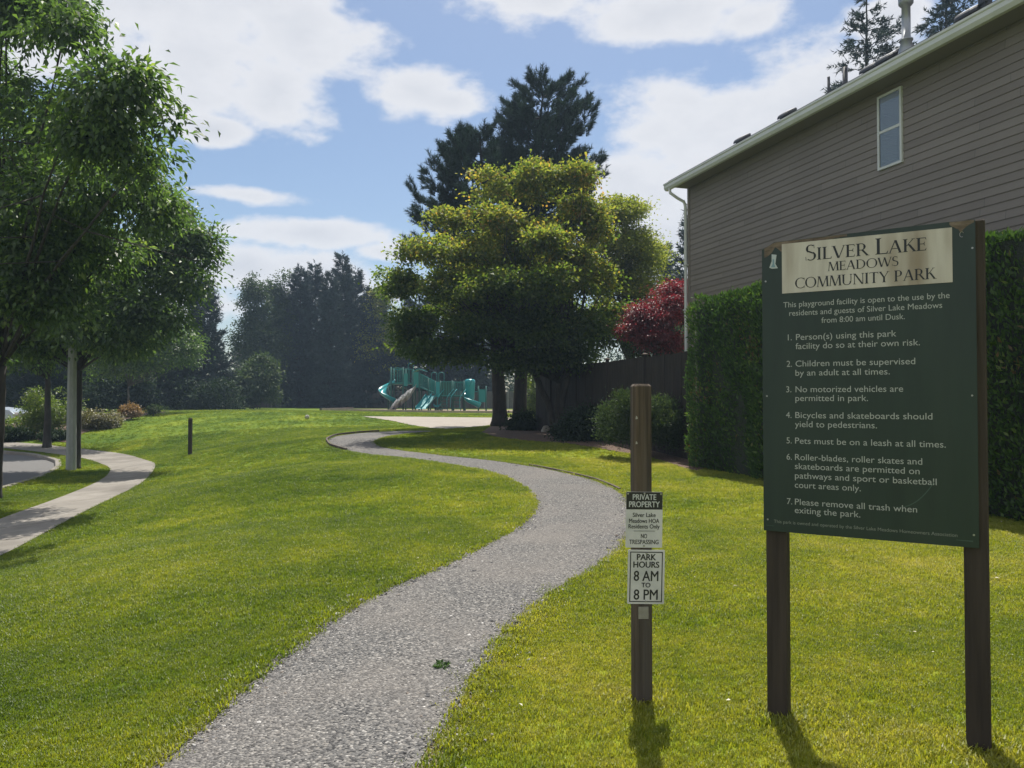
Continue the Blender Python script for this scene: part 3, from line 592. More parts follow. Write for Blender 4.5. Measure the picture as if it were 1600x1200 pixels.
def needles(sp, sd_, sl, nn, nl, nw, ang=.75):
    n = len(sp) * nn; P0 = np.repeat(sp, nn, 0); D0 = np.repeat(sd_, nn, 0); L0 = np.repeat(sl, nn)
    per = rdir(n); per = unit(per - D0 * (per * D0).sum(1, keepdims=True)); b = P0 + D0 * (L0 * rng.random(n))[:, None]
    a = ang * rng.uniform(.7, 1.3, n)[:, None]; d = unit(D0 * np.cos(a) + per * np.sin(a)); L = nl * rng.uniform(.7, 1.2, n); s = unit(np.cross(d, rdir(n)))
    v = np.stack([b - s * nw / 2, b + s * nw / 2, b + d * L[:, None]], 1).reshape(-1, 3); hu = np.clip(np.repeat(rng.normal(.45, .2, len(sp)), nn) + rng.normal(0, .12, n), 0, 1)
    return v, np.arange(len(v)).reshape(-1, 3), hu
def conifer(name, label, cat, base, stems, m, rfun, z0, dz, nper, elev, curve, shoot, nn, nl, nw, dens, tr, group=None, upturn=.6, bark=None):
    """stems: list of (top offset x, y, height); rfun(stem index, height fraction) gives the branch reach"""
    root = empty(name, base, label, cat, group); mb = MB(); SP, SD, SL = [], [], []
    for si, (bx, by, tx, ty, ht) in enumerate(stems):
        ax = lambda z: np.array([bx + (tx - bx) * (z / ht) ** 1.3, by + (ty - by) * (z / ht) ** 1.3, z])
        trunk_tube(mb, [ax(z) for z in np.concatenate([[0], np.linspace(.3, ht * .97, 9)])], [tr, tr * .12], 1.45)
        z = z0[si] if isinstance(z0, (list, tuple)) else z0
        while z < ht * .985:
            fr = z / ht; k0 = max(2, int(nper * (1 if fr < .9 else .7)))
            for k in range(k0):
                a = rng.uniform(0, 6.283); L = rfun(si, fr, a) * rng.uniform(.62, 1.12)
                if L < .08: continue
                e = elev(fr) + rng.normal(0, .1); t = np.linspace(0, 1, 7)[:, None]; hd = np.array([math.cos(a), math.sin(a), 0])
                p = ax(z) + hd * L * t * math.cos(e) + np.array([0, 0, 1]) * L * (math.sin(e) * t + curve * t ** 2); p[1:] += rng.normal(0, .02 * L, (6, 3))
                mb.tube(p, list(np.linspace(max(.012, .018 * L), .006, 7)), 4, False)
                ns = max(3, int(dens * L)); tq = rng.uniform(.22, 1, ns) ** .75; ii = np.clip((tq * 6).astype(int), 0, 5); fr2 = (tq * 6 - ii)[:, None]
                pc = p[ii] * (1 - fr2) + p[ii + 1] * fr2; lat_ = np.array([-hd[1], hd[0], 0]); sg = rng.uniform(-1, 1, ns)[:, None]
                pos = pc + lat_ * sg * (L * .30 * (1.1 - tq))[:, None] + np.array([0, 0, 1]) * rng.normal(.0, .05 * L, ns)[:, None]
                dd = unit(hd * .75 + lat_ * sg * .7 + np.array([0, 0, upturn]) + rng.normal(size=(ns, 3)) * .22)
                SP += [pos, p[-1:]]; SD += [dd, unit(hd * .5 + np.array([[0, 0, upturn]]))]; SL += [shoot * rng.uniform(.6, 1.3, ns), np.array([shoot * 1.2])]
            z += dz * rng.uniform(.7, 1.25)
        SP.append(ax(ht * .96)[None]); SD.append(np.array([[0, 0, 1.]])); SL.append(np.array([shoot * 2]))
    sp, sd2, sl = np.concatenate(SP), np.concatenate(SD), np.concatenate(SL); v, f, hu = needles(sp, sd2, sl, nn, nl, nw)
    link('crown', np_mesh('crown', v, f, hu), m, root); mb.build('trunk', bark or M_barkpine, root, True); return root

# --- street trees by the walk
b = gl(-11.35, 16.8)
broadleaf('street_tree', 'largest leafy street tree, its big drooping leaves overhanging lawn and sidewalk', 'tree', b, (b[0] + .3, b[1] - .2, b[2] + 2.9), .16,
    plates([lob(20, 10, 14.2, 118, 110), lob(100, 45, 12.6, 55, 60), lob(-60, -90, 15, 190, 120), lob(205, 150, 12, 80, 72), lob(150, 190, 12.4, 75, 60), lob(60, 200, 15, 110, 80), lob(192, 235, 12.4, 90, 65), lob(268, 195, 12.4, 30, 32), lob(120, 300, 14.8, 130, 85), lob(235, 320, 15.4, 58, 60), lob(30, 380, 16, 140, 90), lob(160, 400, 16.5, 105, 65), lob(-160, 120, 16, 190, 190), lob(-200, 330, 17, 190, 110), lob(-60, 300, 19, 200, 150), lob(25, 480, 16, 90, 55), lob(-30, 560, 16.5, 50, 50), lob(60, 440, 15.5, 110, 60)], 5, .52, .8),
    LM_ash, 3300, 26, .18, .145, .065, shell=.6, flat=.8, droop=.65, gap=-.5, gs=2.6, inner=.2, nl=24, limb_r=.3, group='street trees along the kerb')
b = gl(-13.75, 24.2)
broadleaf('street_tree', 'leafy street tree whose dark trunk stands right beside the pale lamp pole', 'tree', b, (b[0] + .1, b[1], b[2] + 3.1), .145,
    plates([lob(140, 440, 24, 125, 80), lob(240, 400, 24, 75, 62), lob(306, 378, 24, 26, 26), lob(285, 440, 23.5, 42, 40), lob(220, 490, 23, 75, 52), lob(70, 480, 24, 110, 62), lob(150, 515, 24.5, 90, 38), lob(260, 340, 24.5, 45, 50), lob(-40, 400, 24, 110, 110), lob(205, 540, 24, 70, 26), lob(60, 545, 24, 60, 26), lob(125, 520, 23, 80, 30)], 5, .52, .7),
    LM_ash, 2000, 24, .25, .17, .08, shell=.55, flat=.7, droop=.55, gap=-.6, gs=1.9, inner=.25, nl=20, limb_r=.3, group='street trees along the kerb')
b = gl(-19.9, 32.9)
broadleaf('street_tree', 'farther street tree whose slim trunk stands among low shrubs by the sidewalk corner', 'tree', b, (b[0], b[1], b[2] + 3.0), .16,
    [lob(60, 510, 33, 120, 60), lob(150, 500, 33, 80, 55), lob(0, 450, 33, 110, 80), lob(90, 430, 33, 100, 70), lob(30, 560, 32.5, 60, 25)],
    LM_ash, 1500, 26, .32, .17, .085, shell=.4, flat=.65, droop=.5, gap=-.8, nl=20, group='street trees along the kerb')
b = at(200, 650, 46); b = (b[0], 46, h(b[0], 46))
broadleaf('small_tree', 'small sunlit tree with a thin pale forked trunk on the crest behind the orange bush', 'tree', b, (b[0], b[1], b[2] + 1.7), .075,
    [lob(250, 548, 46.5, 62, 34), lob(205, 560, 46.5, 60, 38), lob(285, 535, 46.5, 28, 20), lob(230, 520, 46.5, 60, 30), lob(170, 575, 46.5, 45, 25), lob(290, 560, 46.5, 22, 14)],
    LM_ash, 640, 24, .34, .17, .09, shell=.4, flat=.5, droop=.3, nl=16, bark=M_barkgrey, limb_up=-.2)
# --- trees and bushes behind the crest
def bush(name, label, cat, px, py, Y, rx, rz, m, n, per=20, ll=.11, lw=.06, group=None, extra=(), cr=.16, **kw):
    p = at(px, py, Y); z0 = h(p[0], p[1]); base = (p[0], p[1], z0)
    lb = plates([lob(px, py, Y, rx, rz)] + [lob(px + a, py + b_, Y + c_, d_, e_) for a, b_, c_, d_, e_ in extra], 5, .5, .8)
    if n * per > 2500: n = int(n * 1.0)
    return broadleaf(name, label, cat, base, (p[0], p[1], z0 + .35 * (p[2] - z0) + .1), .035, lb, m, n, per, cr, ll, lw, nl=12, part='foliage', group=group, bark=M_bark, **kw)
bush('shrub', 'tall bush with bright yellow green top, behind the slim street tree trunk', 'shrub', 70, 640, 36.5, 42, 30, LM_lime, 420, extra=((-20, 25, 0, 50, 22), (30, -5, 0, 22, 22)))
bush('shrub', 'broad rounded olive tan bush near the dark tree trunk and lamp pole', 'shrub', 150, 654, 38, 29, 29, LM_tan, 420, extra=((12, 8, 0, 20, 20), (-14, 4, .5, 20, 22)), cr=.14)
bush('shrub', 'small orange bush on the crest of the lawn', 'shrub', 205, 645, 41, 16, 12, LM_orange, 200, cr=.11, ll=.09)
bush('shrub', 'small dull green bush at the lawn crest next to the orange one', 'shrub', 240, 641, 43, 16, 8, LM_mid, 160, cr=.12)
bush('shrub', 'low dark spreading juniper beside the parked car, in front of the yellow green bush', 'shrub', 20, 678, 34.8, 26, 11, LM_dark, 260)
bush('shrub', 'low dark mounded shrub at the foot of the slim street tree by the walk', 'shrub', 92, 680, 35.2, 22, 12, LM_dark, 260)
def deciduous(name, label, px, top, bot, Y, hw, m, n, per, ll, lw, r=.2, group=None, **kw):
    p = at(px, 640, Y); z = h(p[0], p[1]); T = at(px, top, Y)[2]; B = at(px, bot, Y)[2]; k = Y / 1200; H_ = T - B; x = p[0]
    lb = [(x, Y, B + H_ * .28, hw * k, hw * k * .9, H_ * .30), (x + .15 * hw * k, Y, B + H_ * .55, hw * k * .82, hw * k * .8, H_ * .27), (x - .15 * hw * k, Y, B + H_ * .74, hw * k * .55, hw * k * .55, H_ * .2), (x + .05 * hw * k, Y, B + H_ * .88, hw * k * .3, hw * k * .3, H_ * .13),
          (x - .6 * hw * k, Y, B + H_ * .45, hw * k * .4, hw * k * .4, H_ * .16), (x + .62 * hw * k, Y, B + H_ * .38, hw * k * .4, hw * k * .4, H_ * .16)]
    lb = plates(lb, 5, .5, .8)
    return broadleaf(name, label, 'tree', (x, Y, z), (x, Y, z + (B - z) * .8 + .4), r, lb, m, n, per, .45, ll, lw, nl=18, group=group, **kw)
deciduous('background_tree', 'grey green tree with rounded top behind the chimney and the pale bush', 396, 430, 620, 74, 38, LM_mid, 650, 24, .26, .15, group='trees behind the lawn')
deciduous('background_tree', 'tall narrow leafy tree between the grey green tree and the dark conifers', 440, 420, 610, 77, 30, LM_mid, 600, 24, .26, .15, group='trees behind the lawn')
deciduous('background_tree', 'pale leafy tree peeping out beside the green gold maple above the spiral slide', 598, 425, 610, 79, 46, LM_gold, 520, 24, .22, .13, group='trees behind the lawn')
bush('shrub', 'big pale leaved bush on the far edge of the lawn below the chimney', 'shrub', 402, 592, 64, 40, 44, LM_mid, 520, per=22, ll=.24, lw=.14, cr=.3, extra=((-6, 22, 0, 34, 28), (16, -16, 0, 22, 26)))
def fir(label, px, top, Y, hw, seed=0, power=.8, gr='dark conifers behind the lawn', m=None, dens=10.5, z0=.3, uptop=0, nn=12):
    p = at(px, 640, Y); z = h(p[0], p[1]); ht = at(px, top, Y)[2] - z; k = Y / 1200
    return conifer('conifer_tree', label, 'tree', (p[0], Y, z), [(0, 0, rng.normal(0, .15), 0, ht)], m or LM_spruce, lambda i, f_, a: hw * k * (1 - f_) ** power * 1.08 + .12, z0, .36, 8, lambda f_: -.12 + .75 * f_, .18, .45, nn, .3, .08, dens, .2, group=gr, upturn=.35)
fir('dark conifer standing alone between the street trees and the far chimney', 320, 438, 62, 40, power=.7)
fir('very dark conifer with a blunt top beside the tall leafy tree', 468, 421, 77, 34, power=.62)
fir('dark full conifer between the blunt topped one and the tallest', 494, 412, 79, 34, power=.68)
fir('dark pointed conifer with the tallest tip of the group beyond the lawn', 533, 396, 78, 36, power=.72)
fir('narrow dark conifer just before the tallest pointed one', 513, 428, 75, 30, power=.7)
fir('dark narrow spire between the tallest conifer and the spiral slide', 556, 420, 80, 32, power=.72)
fir('dark conifer directly behind the spiral slide', 585, 455, 80, 46, power=.5)
fir('dark conifer behind the middle of the playground under the maple', 655, 470, 81, 52, power=.45)
fir('dark conifer behind the right end of the playground', 725, 470, 81, 52, power=.45)
fir('dark conifer in the shadows behind the small sunlit forked tree', 225, 500, 60, 70, power=.4)
fir('dark conifer mostly hidden behind the street trees and tan bush', 90, 500, 58, 80, power=.4)
# --- twin stemmed pine
bz = h(-.1, 33.5)
def pine_reach(i, f_, a):
    env = [np.interp(f_, [.3, .5, .7, .85, .95, 1], [2.6, 3.6, 3.2, 2.2, 1.1, .4]), np.interp(f_, [.3, .5, .65, .8, .93, .98, 1], [2.4, 2.9, 3.0, 2.6, 2.1, 1.5, .8])][i]
    if math.cos(a) < 0 and i == 1: env *= .85
    if math.cos(a) > 0 and i == 0: env *= .75
    return env
conifer('pine_tree', 'tall bluish pine with two dark stems rising behind the green gold maple', 'tree', (-.1, 33.5, bz), [(-.42, -.3, -1.35, 0, 13.1), (.42, .5, 1.5, .4, 14.9)], LM_needle, pine_reach, [4.6, 5.0], .5, 8, lambda f_: .04 + .36 * f_, .18, .32, 44, .23, .024, 16.0, .32, upturn=1.0)
# --- the green gold maple and its neighbours
b = gl(1.42, 24.6)
def tips(p, hu):          # new orange growth sits on the top outside of the crown
    z = p[:, 2]; x = p[:, 0]; return hu * .8 + np.clip((z - 4.0 - .10 * np.abs(x) + .5 * np.sin(x * 1.3)) * .15, -.14, .26) + .02
broadleaf('maple_tree', 'wide spreading green and gold maple with orange tipped top, in front of the pine', 'tree', b, (b[0] + .05, b[1], b[2] + 1.6), .125,
    plates([lob(767, 290, 25.2, 40, 24), lob(841, 288, 25.4, 63, 32), lob(896, 280, 25, 33, 26), lob(779, 345, 24.2, 58, 28), lob(652, 400, 24.6, 49, 26), lob(726, 388, 24.0, 55, 26), lob(846, 372, 23.4, 53, 22), lob(908, 398, 23.2, 37, 22), lob(701, 345, 25.6, 39, 22), lob(930, 350, 25.6, 35, 26), lob(900, 335, 25.5, 44, 30),
      lob(624, 450, 25, 39, 30), lob(701, 450, 23.6, 62, 32), lob(789, 440, 22.8, 66, 30), lob(871, 450, 22.8, 62, 32), lob(939, 445, 24.6, 40, 28), lob(652, 505, 24.6, 51, 26), lob(740, 515, 23.6, 66, 28), lob(831, 515, 23.2, 70, 30), lob(920, 510, 23.8, 53, 30), lob(959, 500, 25, 32, 26), lob(789, 400, 26, 97, 60), lob(802, 480, 26, 132, 60), lob(710, 548, 24.4, 74, 22), lob(817, 562, 24, 74, 20), lob(904, 556, 24, 55, 24), lob(642, 535, 25, 35, 18)], 6, .5, .85),
    LM_maple, 3100, 30, .22, .115, .085, shell=.5, flat=.5, droop=.2, gap=-.36, sprig=.22, gs=2.7, nl=44, hue=tips, inner=.12, updir=.6, limb_r=.34,
    stems=[[(0, 0, -.15), (.02, 0, .8), (.08, 0, 1.7)], [(0, 0, -.1), (-.25, 0, 1.0), (-.75, .1, 2.1), (-1.6, .1, 2.6)], [(.05, 0, 0), (.2, 0, 1.2), (.55, -.1, 2.6)]])
p = at(965, 640, 31); b = (p[0] + .6, 31.5, h(p[0], 31))
broadleaf('maple_tree', 'lighter yellow green tree between the orange tipped maple and the red maple', 'tree', b, (b[0], b[1], b[2] + 2.6), .15,
    plates([lob(960, 340, 31, 55, 44), lob(990, 395, 31, 46, 60), lob(940, 410, 31, 60, 60), lob(1000, 430, 31, 36, 50), lob(985, 325, 31, 22, 20), lob(975, 470, 31, 60, 45), lob(1015, 400, 33, 26, 26)], 7, .45, .6),
    LM_gold, 1100, 30, .26, .11, .07, shell=.5, flat=.42, droop=.15, gap=-.5, nl=26)
b = (4.6, 23.4, h(4.6, 23.4))
broadleaf('red_maple', 'red leaved Japanese maple behind the dark fence beside the house corner', 'tree', b, (b[0], b[1], b[2] + 1.7), .1,
    plates([lob(1045, 485, 23.4, 44, 36), lob(1015, 508, 23.2, 34, 34), lob(1062, 460, 23.6, 34, 24), lob(1025, 535, 23.2, 44, 24), lob(988, 525, 23.2, 26, 24)], 6, .45, .6),
    LM_red, 760, 28, .2, .085, .04, shell=.55, flat=.4, gap=-.45, sprig=.35, droop=.35, nl=18)
fir('thin blue green conifer showing between the red maple and the downspout', 1082, 318, 42, 42, power=.7, gr='conifers behind the brown house', dens=5, z0=2)
fir('small pointed conifer far behind the yellow green tree', 1045, 385, 60, 26, power=.8, gr='conifers behind the brown house')
def tallfir(label, px, top, Y, hw, z0):
    p = at(px, 600, Y); z = h(p[0], p[1]); ht = at(px, top, Y)[2] - z
    return conifer('conifer_tree', label, 'tree', (p[0], Y, z), [(0, 0, .25, 0, ht)], LM_spruce, lambda i, f_, a: hw * (1 - f_) ** .62 * (1 if f_ < .90 else .55) + .05, z0, .5, 5, lambda f_: -.1 + .5 * f_, -.12, .36, 12, .22, .06, 9.0, .24, group='conifers behind the brown house', upturn=.05)
tallfir('wispy tipped fir rising above the gutter between vent pipes and flue', 1352, -22, 36, 4.6, 8)
tallfir('sparse fir top showing above the gutter beyond the tall flue', 1478, -60, 34, 4.0, 8)
# --- shrubs under the trees on the right
bush('shrub', 'rounded dark green shrub in front of the fence behind the notice post', 'shrub', 1005, 662, 18.3, 62, 46, LM_mid, 900, per=24, ll=.07, lw=.025, cr=.12, extra=((-38, 8, .2, 34, 38), (36, 2, .2, 36, 44), (-10, -22, 0, 40, 26)), updir=.3, droop=-.7)
bush('shrub', 'low dark shrub at the foot of the pine stems', 'shrub', 828, 660, 29, 30, 24, LM_dark, 300, ll=.13, lw=.06, cr=.2)
bush('shrub', 'low dark bush beside the maple trunk against the fence', 'shrub', 905, 665, 22.5, 38, 30, LM_dark, 360, ll=.1, lw=.05, cr=.18, extra=((30, 6, 0, 30, 24),))
bush('shrub', 'grey green leafy shrub showing over the fence top below the red maple', 'shrub', 1000, 528, 28.5, 60, 34, LM_mid, 620, ll=.12, lw=.07, cr=.24, extra=((62, 6, -2, 40, 26), (-60, -4, 1, 40, 34)))
bush('shrub', 'bright lime bush glimpsed between the pine stems and the maple trunk', 'shrub', 838, 606, 44, 26, 26, LM_lime, 260, ll=.15, lw=.09, cr=.25, extra=((0, 30, 0, 22, 20),))
# --- far woods that read as one mass
vv, ff, hh, bb = [], [], [], 0
lbw = [(x, rng.uniform(96, 106), 3.2 + rng.uniform(-.5, 1), 5.5, 4, 4.8 + rng.uniform(-1, 1.6)) for x in np.arange(-80, 82, 5.5)] + [(x, rng.uniform(83, 86), 1.9, 2.6, 1.4, 2.7 + rng.uniform(-.4, 1.0)) for x in list(np.arange(-47, -31, 2.6)) + list(np.arange(-14, 26, 2.6))]
near = [(x, 57 + rng.uniform(-1.5, 1.5), 1.7, 2.6, 2.0, 2.0 + rng.uniform(-.3, .8)) for x in np.arange(-48, -20, 2.6)]
v, f, hu, c = foliage(lbw, 4200, 16, .6, .42, .24, shell=.45, sprig=.05); v2, f2, h2, c2 = foliage(plates(near, 3, .55, .9), 1800, 22, .3, .22, .11, shell=.4)
v, f, hu = np.concatenate([v, v2]), np.concatenate([f, f2 + len(v)]), np.concatenate([hu, h2])
tag(link('distant_woods', np_mesh('distant_woods', v, f, hu), LM_dark), 'dark far woods closing the view behind the lawn', None, kind='stuff')

# ------------------------------------------------------------------ clipped hedge
U = np.array([.298, -.954]); U = U / np.linalg.norm(U); NN = np.array([U[1], -U[0]]); 
if NN[0] > 0: NN = -NN            # NN points from the house towards the lawn
H0 = np.array([3.93, 16.7])
def hedge():
    L, T, TOP = 14.0, .95, 3.56
    base = (H0[0], H0[1], h(*H0)); root = empty('clipped_hedge', base, 'tall clipped green hedge along the brown house, behind the park sign', 'hedge')
    b = np.array(base); n1 = 52000; n2 = 17000; n3 = 4000
    s = np.concatenate([rng.uniform(0, L, n1), rng.uniform(0, L, n2), np.zeros(n3) + .0]); near = np.exp(-s[:n1] * .0)
    tq = np.concatenate([np.zeros(n1), rng.uniform(0, T, n2), rng.uniform(0, T, n3)]); zz = np.concatenate([rng.uniform(.02, TOP, n1), np.full(n2, TOP), rng.uniform(0, TOP, n3)])
    bul = .07 * np.sin(s * 1.9 + 2 + .5 * zz) * np.sin(zz * 1.3 + s * .4) + .07 * np.sin(s * 2.6 + zz * .8) + .045 * np.sin(s * 5.3 + 1 + .6 * np.sin(zz * 2)) + .035 * np.sin(zz * 4 + s * 3) + rng.normal(0, .028, len(s)) + np.where(rng.random(len(s)) < .03, rng.uniform(0, .12, len(s)), 0)
    x = s.copy(); y = -tq.copy(); z = zz.copy(); A_ = slice(0, n1); B_ = slice(n1, n1 + n2); D_ = slice(n1 + n2, None)
    y[A_] += bul[A_]; z[B_] += bul[B_] * .8; x[D_] -= bul[D_]
    edge = np.clip((zz - TOP + .3) / .3, 0, 1) ** 2 * .16; y[A_] -= edge[A_]
    g0 = H(b[0] + U[0] * x, b[1] + U[1] * x) - b[2]; tot = n1 + n2 + n3
    base_z = z; 
    pos = np.stack([U[0] * x + NN[0] * y, U[1] * x + NN[1] * y, np.where(zz < 1.2, base_z + g0 * np.clip(1 - zz / 1.2, 0, 1), base_z)], 1)
    out = np.zeros((tot, 3)); out[A_, 0], out[A_, 1] = NN; out[B_, 2] = 1; out[D_, 0], out[D_, 1] = -U
    d = unit(out * .55 + np.array([0, 0, .75]) + rng.normal(size=(tot, 3)) * .42); nrm = unit(out * .7 + rng.normal(size=(tot, 3)) * .7)
    Lf = rng.uniform(.05, .11, tot); W = Lf * rng.uniform(.3, .5, tot); v, f = leaf_arrays(pos, d, nrm, Lf, W)
    brn = np.sin(s * 1.7 + 4) * np.sin(zz * 2.1 + s * .8 + 1) > .86; hu = np.clip(.50 + .18 * np.sin(s * 3.1 + 2) * np.sin(zz * 2.2 + s) + np.where(brn & (rng.random(tot) < .35), .5, 0) + rng.normal(0, .2, tot), 0, 1)
    link('foliage', np_mesh('foliage', v, f, hu), LM_hedge, root)
    mb = MB(); k = [(U * a + NN * c_) for a, c_ in ((.08, -.07), (L - .08, -.07), (L - .08, -T + .07), (.08, -T + .07))]
    mb.add([(*q, -.2) for q in k] + [(*q, TOP - .1) for q in k], [(0, 1, 5, 4), (1, 2, 6, 5), (2, 3, 7, 6), (3, 0, 4, 7), (4, 5, 6, 7)]); mb.build('branch_core', surf('hedge_core', (.008, .014, .006), (.02, .03, .012), 14, bump=.8, bdist=.05), root)
hedge()
# ------------------------------------------------------------------ brown house
C0 = np.array([4.752, 20.52])
def house():
    gz0 = h(*C0); root = empty('brown_house', (C0[0], C0[1], 0), 'two storey brown lap sided house with cream gutter and one narrow window', 'house')
    W = lambda s, o, z: Vector((U[0] * s + NN[0] * o, U[1] * s + NN[1] * o, z))     # s along the wall, o out from it
    LEN, DEP, EAVE = 18.5, 9.5, 7.324
    mb = MB(); ex = .137; zc = -.3; prof = []
    while zc < EAVE: prof += [(.018, zc), (.004, min(zc + ex, EAVE))]; zc += ex
    for i in range(0, len(prof) - 1):
        (o0, z0), (o1, z1) = prof[i], prof[i + 1]
        mb.add([W(0, o0, z0), W(LEN, o0, z0), W(LEN, o1, z1), W(0, o1, z1)], [(0, 1, 2, 3)])
    mb.add([W(0, 0, -.3), W(0, -DEP, -.3), W(0, -DEP, EAVE), W(0, -DEP / 2, EAVE + DEP * .25), W(0, 0, EAVE)], [(0, 1, 2, 3, 4)])
    mb.add([W(LEN, 0, -.3), W(LEN, -DEP, -.3), W(LEN, -DEP, EAVE), W(LEN, -DEP / 2, EAVE + DEP * .25), W(LEN, 0, EAVE)], [(4, 3, 2, 1, 0)])
    mb.add([W(0, -DEP, -.3), W(LEN, -DEP, -.3), W(LEN, -DEP, EAVE), W(0, -DEP, EAVE)], [(3, 2, 1, 0)])
    mb.build('wall', M_siding, root)
    cb = MB(); Mx = Matrix(((U[0], NN[0], 0, 0), (U[1], NN[1], 0, 0), (0, 0, 1, 0), (0, 0, 0, 1)))
    cb.box((-.03, -.06, -.3), (.07, .034, EAVE), Mx); cb.build('corner_board', M_siding, root)
    ov, rk, th = .42, .36, .12; pitch = .5
    rf = MB(); ez = EAVE + .10
    for sgn in (1,):
        pts = []
        for s in (-rk, LEN + rk):
            for o, z in ((ov, ez), (-DEP / 2, ez + (ov + DEP / 2) * pitch), (-DEP - ov, ez), (-DEP - ov, ez + th), (-DEP / 2, ez + (ov + DEP / 2) * pitch + th), (ov, ez + th)): pts.append(W(s, o, z))
        rf.add(pts, [(0, 1, 7, 6), (1, 2, 8, 7), (2, 3, 9, 8), (3, 4, 10, 9), (4, 5, 11, 10), (5, 0, 6, 11), (0, 5, 4, 1), (1, 4, 3, 2), (6, 7, 10, 11), (7, 8, 9, 10)])
    roof = rf.build('roof', M_roof, root)
    so = MB().box((-.02, .036, EAVE - .05), (LEN, ov - .01, EAVE - .02), Mx); so.build('soffit', M_soffit, root)
    gt = MB(); prof = [(ov + .01, EAVE - .06), (ov + .085, EAVE - .06), (ov + .125, EAVE + .0), (ov + .125, EAVE + .07), (ov + .145, EAVE + .09), (ov + .145, EAVE + .125), (ov + .01, EAVE + .125)]
    gt.loft([[W(s, o, z) for o, z in prof] for s in (-rk - .02, LEN + rk)]); k = len(prof); gt.f += [tuple(range(k - 1, -1, -1)), tuple(range(k, 2 * k))]
    gut = gt.build('gutter', M_trim, root)
    dn = MB(); dp = [W(-.16, ov + .07, EAVE - .05), W(-.16, ov + .05, EAVE - .16), W(-.09, .30, EAVE - .30), W(-.05, .12, EAVE - .40), W(-.04, .085, EAVE - .52), W(-.04, .085, 2.0), W(-.04, .085, .1)]
    dn.tube(dp, .042, 8); dn.build('downspout', M_trim, root, True)
    for z in (5.2, 4.0, 2.3): MB().box((-.10, -.0, z), (.02, .14, z + .03), Mx).build('downspout_strap', M_trim, root)
    # window
    s0, s1, z0, z1 = 6.77, 7.34, 5.81, 7.172; fr = MB()
    for a, b_ in (((s0, .0, z0), (s1, .05, z0 + .045)), ((s0, 0, z1 - .045), (s1, .05, z1)), ((s0, 0, z0 + .045), (s0 + .045, .05, z1 - .045)), ((s1 - .045, 0, z0 + .045), (s1, .05, z1 - .045)), ((s0 + .045, 0, (z0 + z1) / 2 - .02), (s1 - .045, .045, (z0 + z1) / 2 + .03))): fr.box(a, b_, Mx)
    wn = fr.build('window', M_trim, root)
    for a, b_ in ((z0 + .045, (z0 + z1) / 2 - .02), ((z0 + z1) / 2 + .03, z1 - .045)):
        MB().add([W(s0 + .045, .036, a), W(s1 - .045, .036, a), W(s1 - .045, .036, b_), W(s0 + .045, .036, b_)], [(0, 1, 2, 3)]).build('pane', M_glass, wn)
    bl = MB(); z = z0 + .06
    bl.box((s0 + .05, .019, z0 + .045), (s1 - .05, .0205, z1 - .045), Mx)
    while z < z1 - .06:
        if not abs(z - (z0 + z1) / 2) < .04: bl.box((s0 + .06, .022, z), (s1 - .06, .030, z + .022), Mx)
        z += .034
    bl.build('blind', flat('blind_white', (.66, .70, .74), .6), wn)
    # roof fittings; o is measured inwards from the eave edge
    def rz(o): return ez + th + (ov - o) * pitch
    def turtle(s, o, w=.34, d=.34, hgt=.14, round_=True):
        m_ = MB(); b0 = [W(s + a * w / 2 * .75, o + c_ * d / 2 * .75, rz(o + c_ * d / 2 * .75) - .02) for a, c_ in ((-1, -1), (1, -1), (1, 1), (-1, 1))]
        pts = [[(math.copysign(abs(math.cos(t)) ** .55, math.cos(t)), math.copysign(abs(math.sin(t)) ** .55, math.sin(t))) for t in np.linspace(0, 2 * math.pi, 16, False)]][0]
        secs = []
        for q, dz in ((.72, -.02), (.72, hgt * .45), (1.0, hgt * .42), (1.0, hgt * .72), (.9, hgt * .92), (.6, hgt)): secs.append([W(s + a * w / 2 * q, o + c_ * d / 2 * q, rz(o + c_ * d / 2 * q) + dz) for a, c_ in pts])
        m_.loft(secs); m_.f.append(tuple(range(len(m_.v) - 16, len(m_.v)))); return m_.build('roof_vent', M_vent, roof, False)
    def sx(px, o):
        k = (px - 800) / 1200; q0 = C0 + NN * o; return (q0[0] - k * q0[1]) / (k * U[1] - U[0])
    for px, o in ((1162, -.3), (1233, -.3), (1393, -.25), (1368, -.35), (1524, -.3)): turtle(sx(px, o), o, .36 if px < 1300 else .46, .36, .155)
    turtle(sx(1549, -.3), -.3, .2, .2, .3)
    for px, o, r, hh_ in ((1299, -.2, .028, .42), (1325, -.2, .05, .42)):
        s = sx(px, o); m_ = MB().lathe(W(s, o, rz(o) - .05), [(r * 2.2, 0), (r * 1.15, .12), (r, .13), (r, hh_), (r * .8, hh_)], 12); m_.build('vent_pipe', M_vent, roof, True)
    o = -.25; s = sx(1422, o)
    MB().lathe(W(s, o, rz(o) - .1), [(.16, 0), (.15, .06), (.09, .30), (.115, .31), (.115, .335), (.075, .34), (.075, .95), (.10, .955), (.125, .985), (.13, 1.10), (.12, 1.15), (.06, 1.17)], 18).build('flue', M_flue, roof, True)
    s = sx(1410, -.3); turtle(s, -.35, .2, .2, .17)
house()
